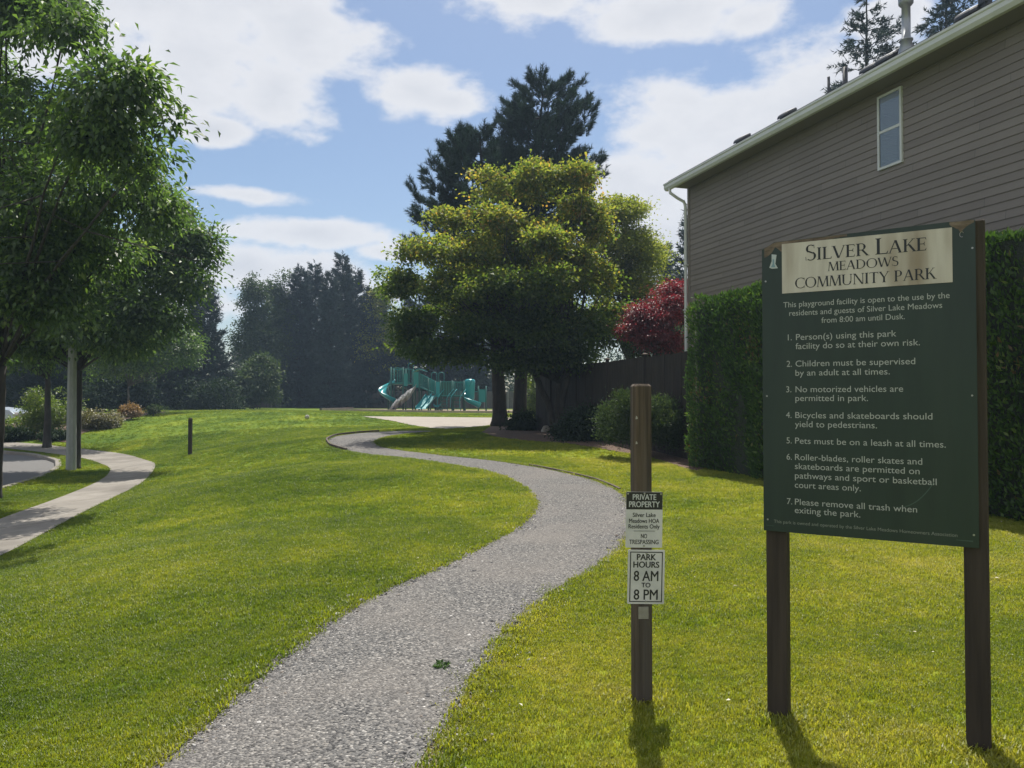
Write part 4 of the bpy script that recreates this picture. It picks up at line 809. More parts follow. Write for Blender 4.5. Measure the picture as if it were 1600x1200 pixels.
# ------------------------------------------------------------------ dark board fence behind the shrubs
def fence():
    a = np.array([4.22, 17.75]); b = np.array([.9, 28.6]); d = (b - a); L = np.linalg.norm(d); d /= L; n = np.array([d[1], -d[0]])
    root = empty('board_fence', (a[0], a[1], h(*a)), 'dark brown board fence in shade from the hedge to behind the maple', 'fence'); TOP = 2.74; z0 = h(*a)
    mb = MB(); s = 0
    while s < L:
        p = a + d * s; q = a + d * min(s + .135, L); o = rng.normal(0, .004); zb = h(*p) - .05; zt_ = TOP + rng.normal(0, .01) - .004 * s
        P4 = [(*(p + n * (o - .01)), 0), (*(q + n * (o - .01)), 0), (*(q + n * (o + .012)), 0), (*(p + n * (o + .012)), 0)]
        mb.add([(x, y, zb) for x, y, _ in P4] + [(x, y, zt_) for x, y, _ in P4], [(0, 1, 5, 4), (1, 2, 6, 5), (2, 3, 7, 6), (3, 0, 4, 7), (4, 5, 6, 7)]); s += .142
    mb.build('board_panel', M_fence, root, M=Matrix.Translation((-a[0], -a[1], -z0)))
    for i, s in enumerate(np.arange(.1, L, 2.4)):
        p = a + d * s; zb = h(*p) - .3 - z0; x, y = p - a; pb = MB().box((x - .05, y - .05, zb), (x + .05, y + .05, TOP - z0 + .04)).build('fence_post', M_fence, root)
        MB().add([(x - .085, y - .085, TOP - z0 + .04), (x + .085, y - .085, TOP - z0 + .04), (x + .085, y + .085, TOP - z0 + .04), (x - .085, y + .085, TOP - z0 + .04), (x - .085, y - .085, TOP - z0 + .065), (x + .085, y - .085, TOP - z0 + .065), (x + .085, y + .085, TOP - z0 + .065), (x - .085, y + .085, TOP - z0 + .065), (x, y, TOP - z0 + .10)], [(0, 3, 2, 1), (0, 1, 5, 4), (1, 2, 6, 5), (2, 3, 7, 6), (3, 0, 4, 7), (4, 5, 8), (5, 6, 8), (6, 7, 8), (7, 4, 8)]).build('post_cap', M_edge, pb)
fence()
# ------------------------------------------------------------------ lettering
def _cap():
    cu = bpy.data.curves.new('t', 'FONT'); cu.body = 'H'; cu.size = 1; o = bpy.data.objects.new('t', cu); COL.objects.link(o); dg = bpy.context.evaluated_depsgraph_get(); dg.update()
    me = bpy.data.meshes.new_from_object(o.evaluated_get(dg)); v = max(q.co.y for q in me.vertices); bpy.data.objects.remove(o); bpy.data.curves.remove(cu); bpy.data.meshes.remove(me); return v
CAP = _cap()
def text_parts(mb, body, x0, z, cap, width=None, align='L', bold=0, y=0, sx=None):
    cu = bpy.data.curves.new('t', 'FONT'); size = cap / CAP; cu.body = body; cu.size = size;  cu.resolution_u = 4
    o = bpy.data.objects.new('t', cu); COL.objects.link(o); dg = bpy.context.evaluated_depsgraph_get(); dg.update()
    me = bpy.data.meshes.new_from_object(o.evaluated_get(dg)); bpy.data.objects.remove(o); bpy.data.curves.remove(cu)
    co = np.array([q.co for q in me.vertices]); mn, mx = co[:, 0].min(), co[:, 0].max(); k = (width / (mx - mn)) if width else (sx or 1)
    w = (mx - mn) * k; ox = x0 if align == 'L' else (x0 - w / 2 if align == 'C' else x0 - w)
    polys = [tuple(p.vertices) for p in me.polygons]
    for bi, (bx, bz) in enumerate(((0, 0),) if not bold else ((0, 0), (-bold, 0), (bold, 0), (0, bold * .6), (0, -bold * .6))): mb.add([((a - mn) * k + ox + bx, y - bi * .00005, b + z + bz) for a, b, _ in co], polys)
    bpy.data.meshes.remove(me)
class Serif:
    """roman inscriptional capitals drawn stroke by stroke; cap height 1"""
    T, t, S = .135, .055, .03
    ADV = dict(S=.58, I=.34, L=.60, V=.80, E=.62, R=.76, A=.80, K=.74, M=.98, D=.86, O=.94, W=1.14, C=.84, U=.86, N=.90, T=.72, Y=.76, P=.66)
    def __init__(s, mb, y): s.mb = mb; s.y0 = y; s.k = 0
    def poly(s, pts):
        s.k += 1; y = s.y0 - s.k % 5 * .00008; s.mb.add([(s.x + a * s.h, y, s.z + b * s.h) for a, b in pts], [tuple(range(len(pts)))])
    def stem(s, x, w, z0=0, z1=1, top=True, bot=True, e=.075):
        s.poly([(x, z0), (x + w, z0), (x + w, z1), (x, z1)])
        if bot: s.poly([(x - e, z0), (x + w + e, z0), (x + w + e, z0 + s.S * .6), (x + w, z0 + .07), (x, z0 + .07), (x - e, z0 + s.S * .6)])
        if top: s.poly([(x - e, z1 - s.S * .6), (x, z1 - .07), (x + w, z1 - .07), (x + w + e, z1 - s.S * .6), (x + w + e, z1), (x - e, z1)])
    def diag(s, x0, x1, w, z0=0, z1=1, st=False, sb=False, e=.07):
        s.poly([(x0, z0), (x0 + w, z0), (x1 + w, z1), (x1, z1)])
        if sb: s.poly([(x0 - e, z0), (x0 + w + e, z0), (x0 + w + e, z0 + s.S), (x0 - e, z0 + s.S)])
        if st: s.poly([(x1 - e, z1 - s.S), (x1 + w + e, z1 - s.S), (x1 + w + e, z1), (x1 - e, z1)])
    def arc(s, cx, cz, rx, rz, a0, a1, T=None, t=None, n=22):
        T = T or s.T; t = t or s.t; q = np.radians(np.linspace(a0, a1, n)); w = t + (T - t) * np.cos(q) ** 2
        for i in range(n - 1):
            P = []
            for j, out in ((i, 1), (i + 1, 1), (i + 1, 0), (i, 0)):
                ww = 0 if out else w[j]; P.append((cx + (rx - ww) * math.cos(q[j]), cz + (rz - (0 if out else t + (w[j] - t) * .25)) * math.sin(q[j])))
            s.poly(P)
    def arm(s, x0, x1, z, dn=True, up=False):
        s.poly([(x0, z), (x1, z), (x1, z + s.t), (x0, z + s.t)])
        if up: s.poly([(x1 - .05, z + s.t), (x1, z + s.t), (x1 + .025, z + .19), (x1 + .005, z + .19)])
        if dn: s.poly([(x1 - .05, z), (x1 + .005, z - .13), (x1 + .02, z - .13), (x1, z)])
    def glyph(s, c):
        T, t = s.T, s.t
        if c == 'I': s.stem(.09, T)
        elif c == 'L': s.stem(.08, T); s.arm(.08 + T, .56, 0, False, True)
        elif c == 'E': s.stem(.08, T); s.arm(.2, .54, 0, False, True); s.arm(.2, .54, 1 - t); s.arm(.2, .46, .49, True, True)
        elif c == 'T': s.stem(.29, T, top=False); s.arm(.36, .66, 1 - t); s.poly([(.04, 1 - t), (.36, 1 - t), (.36, 1), (.04, 1)]); s.poly([(.04, 1 - t), (.09, 1 - t), (.035, .87), (.02, .87)])
        elif c == 'V': s.diag(.32, .04, T, st=True); s.diag(.38, .70, t, st=True)
        elif c == 'A': s.diag(.04, .36, t, sb=True); s.diag(.60, .33, T, sb=True); s.poly([(.16, .32), (.62, .32), (.60, .32 + t), (.18, .32 + t)])
        elif c == 'W': s.diag(.26, .02, T, st=True); s.diag(.32, .54, t); s.diag(.74, .50, T, st=False); s.diag(.80, 1.06, t, st=True)
        elif c == 'Y': s.stem(.32, T, 0, .5, top=False); s.diag(.32, .03, T, .44, 1, st=True); s.diag(.38, .66, t, .44, 1, st=True)
        elif c == 'K': s.stem(.08, T); s.diag(.19, .56, t, .45, 1, st=True); s.diag(.60, .27, T * 1.05, 0, .58, sb=True)
        elif c in 'RP':
            s.stem(.08, T); s.arc(.30, .72, .28, .28, -90, 90); s.poly([(.2, 1 - t), (.31, 1 - t), (.31, 1), (.2, 1)]); s.poly([(.2, .44), (.31, .44), (.31, .44 + t), (.2, .44 + t)])
            if c == 'R': s.diag(.62, .30, T * 1.05, 0, .48, sb=True, e=.04)
        elif c == 'D': s.stem(.08, T); s.arc(.32, .5, .48, .5, -90, 90); s.poly([(.2, 1 - t), (.33, 1 - t), (.33, 1), (.2, 1)]); s.poly([(.2, 0), (.33, 0), (.33, t), (.2, t)])
        elif c == 'O': s.arc(.47, .5, .45, .52, 0, 360, n=40)
        elif c == 'C': s.arc(.50, .5, .46, .52, 48, 312, n=34); s.poly([(.77, .99), (.80, .99), (.82, .74), (.795, .74)]); s.poly([(.76, .0), (.80, .05), (.82, .26), (.795, .26)])
        elif c == 'S': s.arc(.29, .74, .235, .275, 50, 235, T * .85); s.arc(.29, .275, .26, .29, -130, 62, T * .85); s.poly([(.115, .66), (.20, .52), (.47, .38), (.50, .44), (.25, .60)]); s.poly([(.43, 1.0), (.46, 1.0), (.47, .77), (.445, .77)]); s.poly([(.075, .0), (.05, .0), (.035, .25), (.06, .25)])
        elif c == 'M': s.diag(.06, .14, t, sb=True, st=True); s.diag(.42, .15, T * .95); s.diag(.46, .78, t); s.diag(.80, .75, T, sb=True, st=True)
        elif c == 'N': s.stem(.10, t); s.diag(.66, .09, T); s.stem(.74, t, bot=False)
        elif c == 'U': s.stem(.08, T, .33, 1, bot=False); s.stem(.70, t, .33, 1, bot=False); s.arc(.417, .34, .338, .36, 180, 360, T * .9)
    def line(s, body, x0, x1, z, h_, big=None):
        hs = [h_ * (big or 1) if (big and (i == 0 or body[i - 1] == ' ')) else h_ for i in range(len(body))]
        adv = [(.36 if c == ' ' else s.ADV[c]) * q for c, q in zip(body, hs)]; k = (x1 - x0) / sum(adv); x = x0; s.z = z
        for c, a, q in zip(body, adv, hs):
            s.x = x; s.h = q
            if c != ' ':
                n0 = len(s.mb.v); s.glyph(c)
                for j in range(n0, len(s.mb.v)): vx, vy, vz = s.mb.v[j]; s.mb.v[j] = (x + (vx - x) * k, vy, vz)
            x += a * k
# ------------------------------------------------------------------ park rules sign
def park_sign():
    A = np.array([1.27725, 3.9]); B = np.array([2.07801, 3.43]); W = np.linalg.norm(B - A); u = (B - A) / W; n = np.array([u[1], -u[0]])      # n points towards the viewer
    if n[1] > 0: n = -n
    ang = math.atan2(u[1], u[0]); gzv = min(h(*A), h(*B))
    root = empty('park_sign', (A[0], A[1], 0), 'large dark green park rules board on two brown posts by the path', 'sign', rz=ang)
    # local frame: x along the board, -y towards the viewer, z up
    Z0, Z1 = .943, 2.407
    pw = .098
    for x in (.006, W - pw + .038):
        wx, wy = A + u * x; MB().cbox((x, .004, h(wx, wy) - .25), (x + pw, .004 + pw, Z1 + .004 if x > .3 else Z1 - .03), .007).build('post', M_postdark, root)
    bd = MB(); pts = [(0, Z0), (W, Z0), (W, Z1), (W - .07, Z1 + .001), (.40, Z1 - .006), (.18, Z1 - .010), (.06, Z1 - .012), (.03, Z1 - .03), (0, Z1 - .045)]
    k = len(pts); bd.add([(x, -.016, z) for x, z in pts] + [(x, 0, z) for x, z in pts], [tuple(range(k)), tuple(range(2 * k - 1, k - 1, -1))] + [(i + k, (i + 1) % k + k, (i + 1) % k, i) for i in range(k)]); panel = bd.build('panel', M_signgreen, root)
    # green facing has peeled off the top edge: ragged strip of bare weathered plywood
    pe = MB(); xs = np.linspace(.012, .40, 30); lo = np.interp(xs, [.012, .05, .06, .10, .16, .20, .3, .4], [.075, .055, .02, .055, .042, .03, .014, .004]) + rng.normal(0, .003, 30); tp = np.interp(xs, [0, .03, .06, .18, .40], [Z1 - .045, Z1 - .032, Z1 - .014, Z1 - .012, Z1 - .008])
    lo = np.minimum(Z1 - .012 - lo, tp - .002)
    pe.add([(x, -.0166, a) for x, a in zip(xs, lo)] + [(x, -.0166, b_) for x, b_ in zip(xs, tp)], [(i, i + 1, 31 + i, 30 + i) for i in range(29)]); pe.build('peeled_edge', M_ply, panel); pe = MB()
    xs = np.linspace(W - .10, W - .004, 12); lo = Z1 - .004 - np.array([.008, .018, .022, .03, .034, .05, .038, .028, .022, .016, .012, .008])
    pe.add([(x, -.0166, a) for x, a in zip(xs, lo)] + [(x, -.0166, Z1 - .001) for x in xs], [(i, i + 1, 13 + i, 12 + i) for i in range(11)]); pe.build('peeled_edge', M_ply, panel)
    pl = MB().box((.098, -.019, 2.1325), (.8385, -.0164, 2.381)).build('title_plate', M_plate, panel)
    mb = MB(); sf = Serif(mb, -.0196)
    sf.line('SILVER LAKE', .207, .740, 2.287, .060, 1.27); sf.line('MEADOWS', .312, .622, 2.2268, .044); sf.line('COMMUNITY PARK', .158, .772, 2.1535, .051); mb.build('title_lettering', M_navy, pl)
    mb = MB(); yy = -.0166; S = .0295
    for body, x0, x1, z in (('This playground facility is open to the use by the', .103, .826, 2.062), ('residents and guests of Silver Lake Meadows', .131, .796, 2.019), ('from 8:00 am until Dusk.', .281, .644, 1.976)): text_parts(mb, body, x0, z, .0268, x1 - x0, y=yy)
    mb.build('intro_lettering', M_letter, panel)
    L = [('1.', 'Person(s) using this park', .162, .608, 1.897), ('', 'facility do so at their own risk.', .160, .705, 1.852), ('2.', 'Children must be supervised', .159, .685, 1.7655), ('', 'by an adult at all times.', .158, .579, 1.720), ('3.', 'No motorized vehicles are', .158, .634, 1.6385), ('', 'permitted in park.', .157, .485, 1.595),
         ('4.', 'Bicycles and skateboards should', .156, .752, 1.511), ('', 'yield to pedestrians.', .154, .522, 1.4665), ('5.', 'Pets must be on a leash at all times.', .154, .804, 1.3845), ('6.', 'Roller-blades, roller skates and', .153, .709, 1.3035), ('', 'skateboards are permitted on', .152, .698, 1.259), ('', 'pathways and sport or basketball', .152, .766, 1.213), ('', 'court areas only.', .151, .450, 1.1665),
         ('7.', 'Please remove all trash when', .151, .686, 1.083), ('', 'exiting the park.', .150, .447, 1.042)]
    mb = None
    for num, body, x0, x1, z in L:
        if num:
            if mb: mb.build('rule_lettering', M_letter, panel)
            mb = MB(); text_parts(mb, num, .142 - (.0 if z > 1.7 else .004), z, S, None, 'R', y=yy, sx=.92)
        text_parts(mb, body, x0, z, S, x1 - x0, y=yy)
    mb.build('rule_lettering', M_letter, panel)
    mb = MB(); text_parts(mb, 'This park is owned and operated by the Silver Lake Meadows Homeowners Association', .050, .9855, .0155, .795, y=yy); mb.build('footer_lettering', M_letterdim, panel)
    st = MB().add([(.048, -.0168, 2.335), (.072, -.0168, 2.33), (.066, -.0168, 2.285), (.078, -.0168, 2.262), (.05, -.0168, 2.262), (.036, -.0168, 2.268), (.048, -.0168, 2.30)], [(6, 5, 4, 3, 2, 1, 0)]); st.build('torn_sticker', flat('sticker_paper', (.42, .46, .48), .6), panel)
    MB().add([(.0525, -.0171, 2.31), (.060, -.0171, 2.308), (.0605, -.0171, 2.285), (.066, -.0171, 2.268), (.044, -.0171, 2.270), (.0525, -.0171, 2.285)], [(5, 4, 3, 2, 1, 0)]).build('sticker_print', flat('sticker_blue', (.16, .27, .33), .6), panel)
    sc = MB(); t_ = np.linspace(.5, 5.2, 12); sc.tube([(.876 + .008 * math.cos(a), -.018, 2.345 + .012 * math.sin(a)) for a in t_], .0014, 5); sc.build('bent_hook', M_screw, panel)
    for x, z in ((.02, 1.0), (.02, 1.62), (.018, 2.2), (W - .02, 1.0), (W - .02, 1.62), (W - .012, 2.28)): MB().tube([(x, -.0155, z), (x, -.0185, z)], .0045, 8).build('screw', M_screw, panel)
    MS = flat('scratch_pale', (.05, .085, .07), .7)
    MB().add([(.012, -.0165, .972), (.05, -.0165, .9705), (.05, -.0165, .9685), (.012, -.0165, .970)], [(0, 1, 2, 3)]).build('scratch_mark', MS, panel)
    MB().add([(.84, -.0165, .9735), (.905, -.0165, .9745), (.905, -.0165, .969), (.84, -.0165, .971)], [(0, 1, 2, 3)]).build('scratch_mark', MS, panel)
    t_ = np.linspace(0, 1, 14); arc = [(.60 + .16 * q, -.0166, 1.10 + .13 * q ** 2.2) for q in t_]
    MB().add([(x, y, z) for x, y, z in arc] + [(x - .003, y, z + .003) for x, y, z in arc], [(i, i + 1, 15 + i, 14 + i) for i in range(13)]).build('scratch_mark', MS, panel)
park_sign()
# ------------------------------------------------------------------ notice post
def notice_post():
    x0, y0 = .692, 4.13; z0 = h(x0, y0); ang = math.atan2(y0, x0) - R(90) + R(13)
    root = empty('notice_post', (x0, y0, z0), 'square weathered brown post carrying two small white notices beside the gravel path', 'sign post', rz=ang)
    hw = .049; top = at(997, 600, 4.13)[2] - z0
    MB().cbox((-hw, -hw, -.25), (hw, hw, top), .013).build('post', M_post, root)
    zz = lambda py: at(998, py, 4.08)[2] - z0
    def plate(name, cx, w, pt, pb, tilt):
        t_, b_ = zz(pt), zz(pb); M_ = Matrix.Translation((cx, -hw - .003, (t_ + b_) / 2)) @ Matrix.Rotation(tilt, 4, 'Y')
        hgt = t_ - b_; mb = MB(); r = .006; ring = []
        for sx_, sz_, a0 in ((1, 1, 0), (-1, 1, 90), (-1, -1, 180), (1, -1, 270)):
            for a in (0, 30, 60, 90): q = R(a0 + a); ring.append((sx_ * (w / 2 - r) + r * math.cos(q), sz_ * (hgt / 2 - r) + r * math.sin(q)))
        k = len(ring); mb.add([(x, -.0015, z) for x, z in ring] + [(x, .0012, z) for x, z in ring], [tuple(range(k))[::-1], tuple(range(k, 2 * k))] + [(i, (i + 1) % k, (i + 1) % k + k, i + k) for i in range(k)])
        return mb.build(name, M_metalwhite, root, M=M_), M_, w, hgt
    p1, M1, w, hg = plate('private_property_plate', .004, .196, 768.5, 855.5, R(1.0))
    hb = MB().box((-w / 2 + .001, -.0022, hg / 2 - hg * .315), (w / 2 - .001, -.0016, hg / 2 - .001)).build('header_band', M_black, p1, M=M1)
    mb = MB(); text_parts(mb, 'PRIVATE', 0, hg / 2 - hg * .141, hg * .098, .125, 'C', .0008, y=-.0026); text_parts(mb, 'PROPERTY', 0, hg / 2 - hg * .272, hg * .10, .163, 'C', .0009, y=-.0026); mb.build('header_lettering', flat('band_letter', (.5, .52, .52), .6), p1, M=M1)
    mb = MB()
    for body, fz, wd, s, bo in (('Silver Lake', .450, .122, .074, .0006), ('Meadows HOA', .556, .161, .074, .0006), ('Residents Only', .656, .166, .074, .0006), ('NO', .83, .032, .074, .0006), ('TRESPASSING', .936, .156, .077, .0005)): text_parts(mb, body, 0, hg / 2 - hg * fz, hg * s, wd, 'C', bo, y=-.0021)
    mb.add([(-.055, -.0021, hg / 2 - hg * .706), (.058, -.0021, hg / 2 - hg * .706), (.058, -.0021, hg / 2 - hg * .698), (-.055, -.0021, hg / 2 - hg * .698)], [(0, 1, 2, 3)]); mb.build('notice_lettering', M_black, p1, M=M1)
    p2, M2, w, hg = plate('park_hours_plate', .013, .197, 859, 943.5, R(1.4))
    mb = MB(); a, b_, t_ = w / 2 - .011, hg / 2 - .010, .005
    for q in (((-a, b_ - t_), (a, b_)), ((-a, -b_), (a, -b_ + t_)), ((-a, -b_ + t_), (-a + t_, b_ - t_)), ((a - t_, -b_ + t_), (a, b_ - t_))): (xa, za), (xb, zb) = q; mb.add([(xa, -.0021, za), (xb, -.0021, za), (xb, -.0021, zb), (xa, -.0021, zb)], [(0, 1, 2, 3)])
    mb.build('border_line', M_black, p2, M=M2); mb = MB()
    for body, fz, wd, s, bo in (('PARK', .188, .101, .108, .0014), ('HOURS', .327, .137, .108, .0014), ('8 AM', .573, .130, .182, .0011), ('TO', .692, .047, .083, .0011), ('8 PM', .919, .127, .184, .0011)): text_parts(mb, body, 0, hg / 2 - hg * fz, hg * s, wd, 'C', bo, y=-.0021)
    mb.build('hours_lettering', M_black, p2, M=M2)
    for P_i, Mi, pts in ((p1, M1, ((-.088, .136), (.088, .136), (.0, .139), (0, -.136))), (p2, M2, ((0, .124), (0, -.128)))):
        for x, z in pts: MB().tube([(x, -.001, z), (x, -.005, z), (x, -.006, z)], [.005, .005, .003], 10).build('bolt_head', M_screw, P_i, M=Mi)
    tg = MB().box((-.028, -hw - .003, zz(967)), (.026, -hw - .0005, zz(948))).build('metal_tag', surf('tag_tin', (.20, .19, .16), (.30, .29, .25), 20, rough=.6, bump=.1), root)
    MP = flat('paper_grey', (.35, .34, .31), .8)
    for px, py, s in ((984, 655, .008), (983, 694, .007)): z = zz(py); MB().add([(-.04, -hw - .0008, z), (-.04 + s * 1.6, -hw - .0008, z + .002), (-.04 + s * 1.3, -hw - .0008, z + s * 1.6), (-.04 + s * .4, -hw - .0008, z + s * 2.3)], [(0, 1, 2, 3)]).build('paper_scrap', MP, root)
notice_post()
# ------------------------------------------------------------------ other small things
b = g(297, 711); ht = at(297, 653, b[1])[2] - b[2]
rt = empty('bollard', tuple(b), 'short dark square wooden bollard alone on the lawn slope by the sidewalk', 'bollard'); MB().cbox((-.055, -.055, -.3), (.055, .055, ht - .04), .012).build('post', M_postdark, rt); MB().cbox((-.058, -.058, ht - .035), (.058, .058, ht), .02).build('cap', M_postdark, rt)
b = at(112, 640, 23.7); zb = h(b[0], 23.7)
rt = empty('street_lamp', (b[0], 23.7, zb), 'pale grey octagonal lamp pole standing beside the dark tree trunk', 'street lamp')
MB().tube([(0, 0, -.2), (0, 0, .0), (0, 0, 3.2), (.02, 0, 8.0)], [.152, .150, .125, .085], 8).build('pole', M_lamp, rt)
MB().tube([(.02, 0, 7.9), (-.5, .05, 8.25), (-1.6, .1, 8.4)], [.045, .04, .035], 8).build('arm', M_lamp, rt, True)
hd = MB().loft([[(-1.5 - .7 * t_, .1 + w_ * c_, 8.4 + hz * s_) for c_, s_ in ((-1, -.3), (1, -.3), (.8, .8), (-.8, .8))] for t_, w_, hz in ((0, .06, .05), (.2, .16, .11), (.8, .17, .11), (1, .08, .05))]); hd.f += [(3, 2, 1, 0), (12, 13, 14, 15)]; hd.build('lamp_head', M_flue, rt)
b = g(480, 655)
rt = empty('ball', (b[0], b[1], b[2] + .11), 'small dark and pale ball lying on the lawn', 'ball')
import bmesh
bm = bmesh.new(); bmesh.ops.create_icosphere(bm, subdivisions=3, radius=.115); me = bpy.data.meshes.new('ball_skin'); bm.to_mesh(me); bm.free(); link('ball_skin', me, flat('ball_pale', (.42, .40, .34), .5), rt, True)
BD = flat('ball_dark', (.03, .028, .025), .6)
for d in rdir(9):
    d = Vector(d); a = d.orthogonal().normalized(); c_ = d.cross(a); MB().add([d * .1145 + (a * math.cos(k * 1.2566) + c_ * math.sin(k * 1.2566)) * .042 for k in range(5)] + [d * .119], [(k, (k + 1) % 5, 5) for k in range(5)]).build('ball_patch', BD, rt)
# weed on the path
b = g(693, 1046); v, f, hu, c = foliage([(0, 0, .012, .035, .032, .016)], 20, 5, .012, .036, .02, shell=.1, flat=.4, gap=-9)
tag(link('weed', np_mesh('weed', v, f, hu), LM_hedge), 'small leafy weed growing in the gravel path', 'weed').location = tuple(b)
# leaf and petal litter on the turf
n = 130; p = np.stack([rng.uniform(-1, 6, n), rng.uniform(2.6, 11, n)], 1); p = lawn_only(p); n = len(p); pos = np.concatenate([p, (H(p[:, 0], p[:, 1]) + .035)[:, None]], 1); d = rdir(n); d[:, 2] *= .2
v, f = leaf_arrays(pos, unit(d), unit(np.array([0, 0, 1]) + rng.normal(size=(n, 3)) * .3), rng.uniform(.015, .04, n), rng.uniform(.008, .016, n))
tag(link('leaf_litter', np_mesh('leaf_litter', v, f, rng.random(n)), leafmat('dry_leaf', [(0, (.30, .24, .15)), (1, (.62, .58, .48))], .2, .05)), 'scattered dry pale leaves lying in the grass', None, kind='stuff')
# pale stones beside the maple trunk
def boulder(label, p, r):
    bm = bmesh.new(); bmesh.ops.create_icosphere(bm, subdivisions=3, radius=1); s = rng.uniform(0, 6, 3)
    for q in bm.verts:
        c_ = q.co; k = 1 + .14 * math.sin(3 * c_.x + s[0]) * math.sin(2.6 * c_.y + s[1]) + .1 * math.sin(5 * c_.z + s[2] + 2 * c_.x); q.co = Vector((c_.x * r[0] * k, c_.y * r[1] * k, c_.z * r[2] * k))
    me = bpy.data.meshes.new('boulder'); bm.to_mesh(me); bm.free(); o = link('boulder', me, surf('pale_stone', (.32, .29, .25), (.5, .46, .40), 5, rough=.9, bump=.6, bdist=.03), None, True); o.location = p; tag(o, label, 'boulder')
p = at(853, 662, 27); boulder('pale boulder in the bed between the pine stems and the maple trunk', (p[0], 27, h(p[0], 27) + .08), (.16, .15, .16))
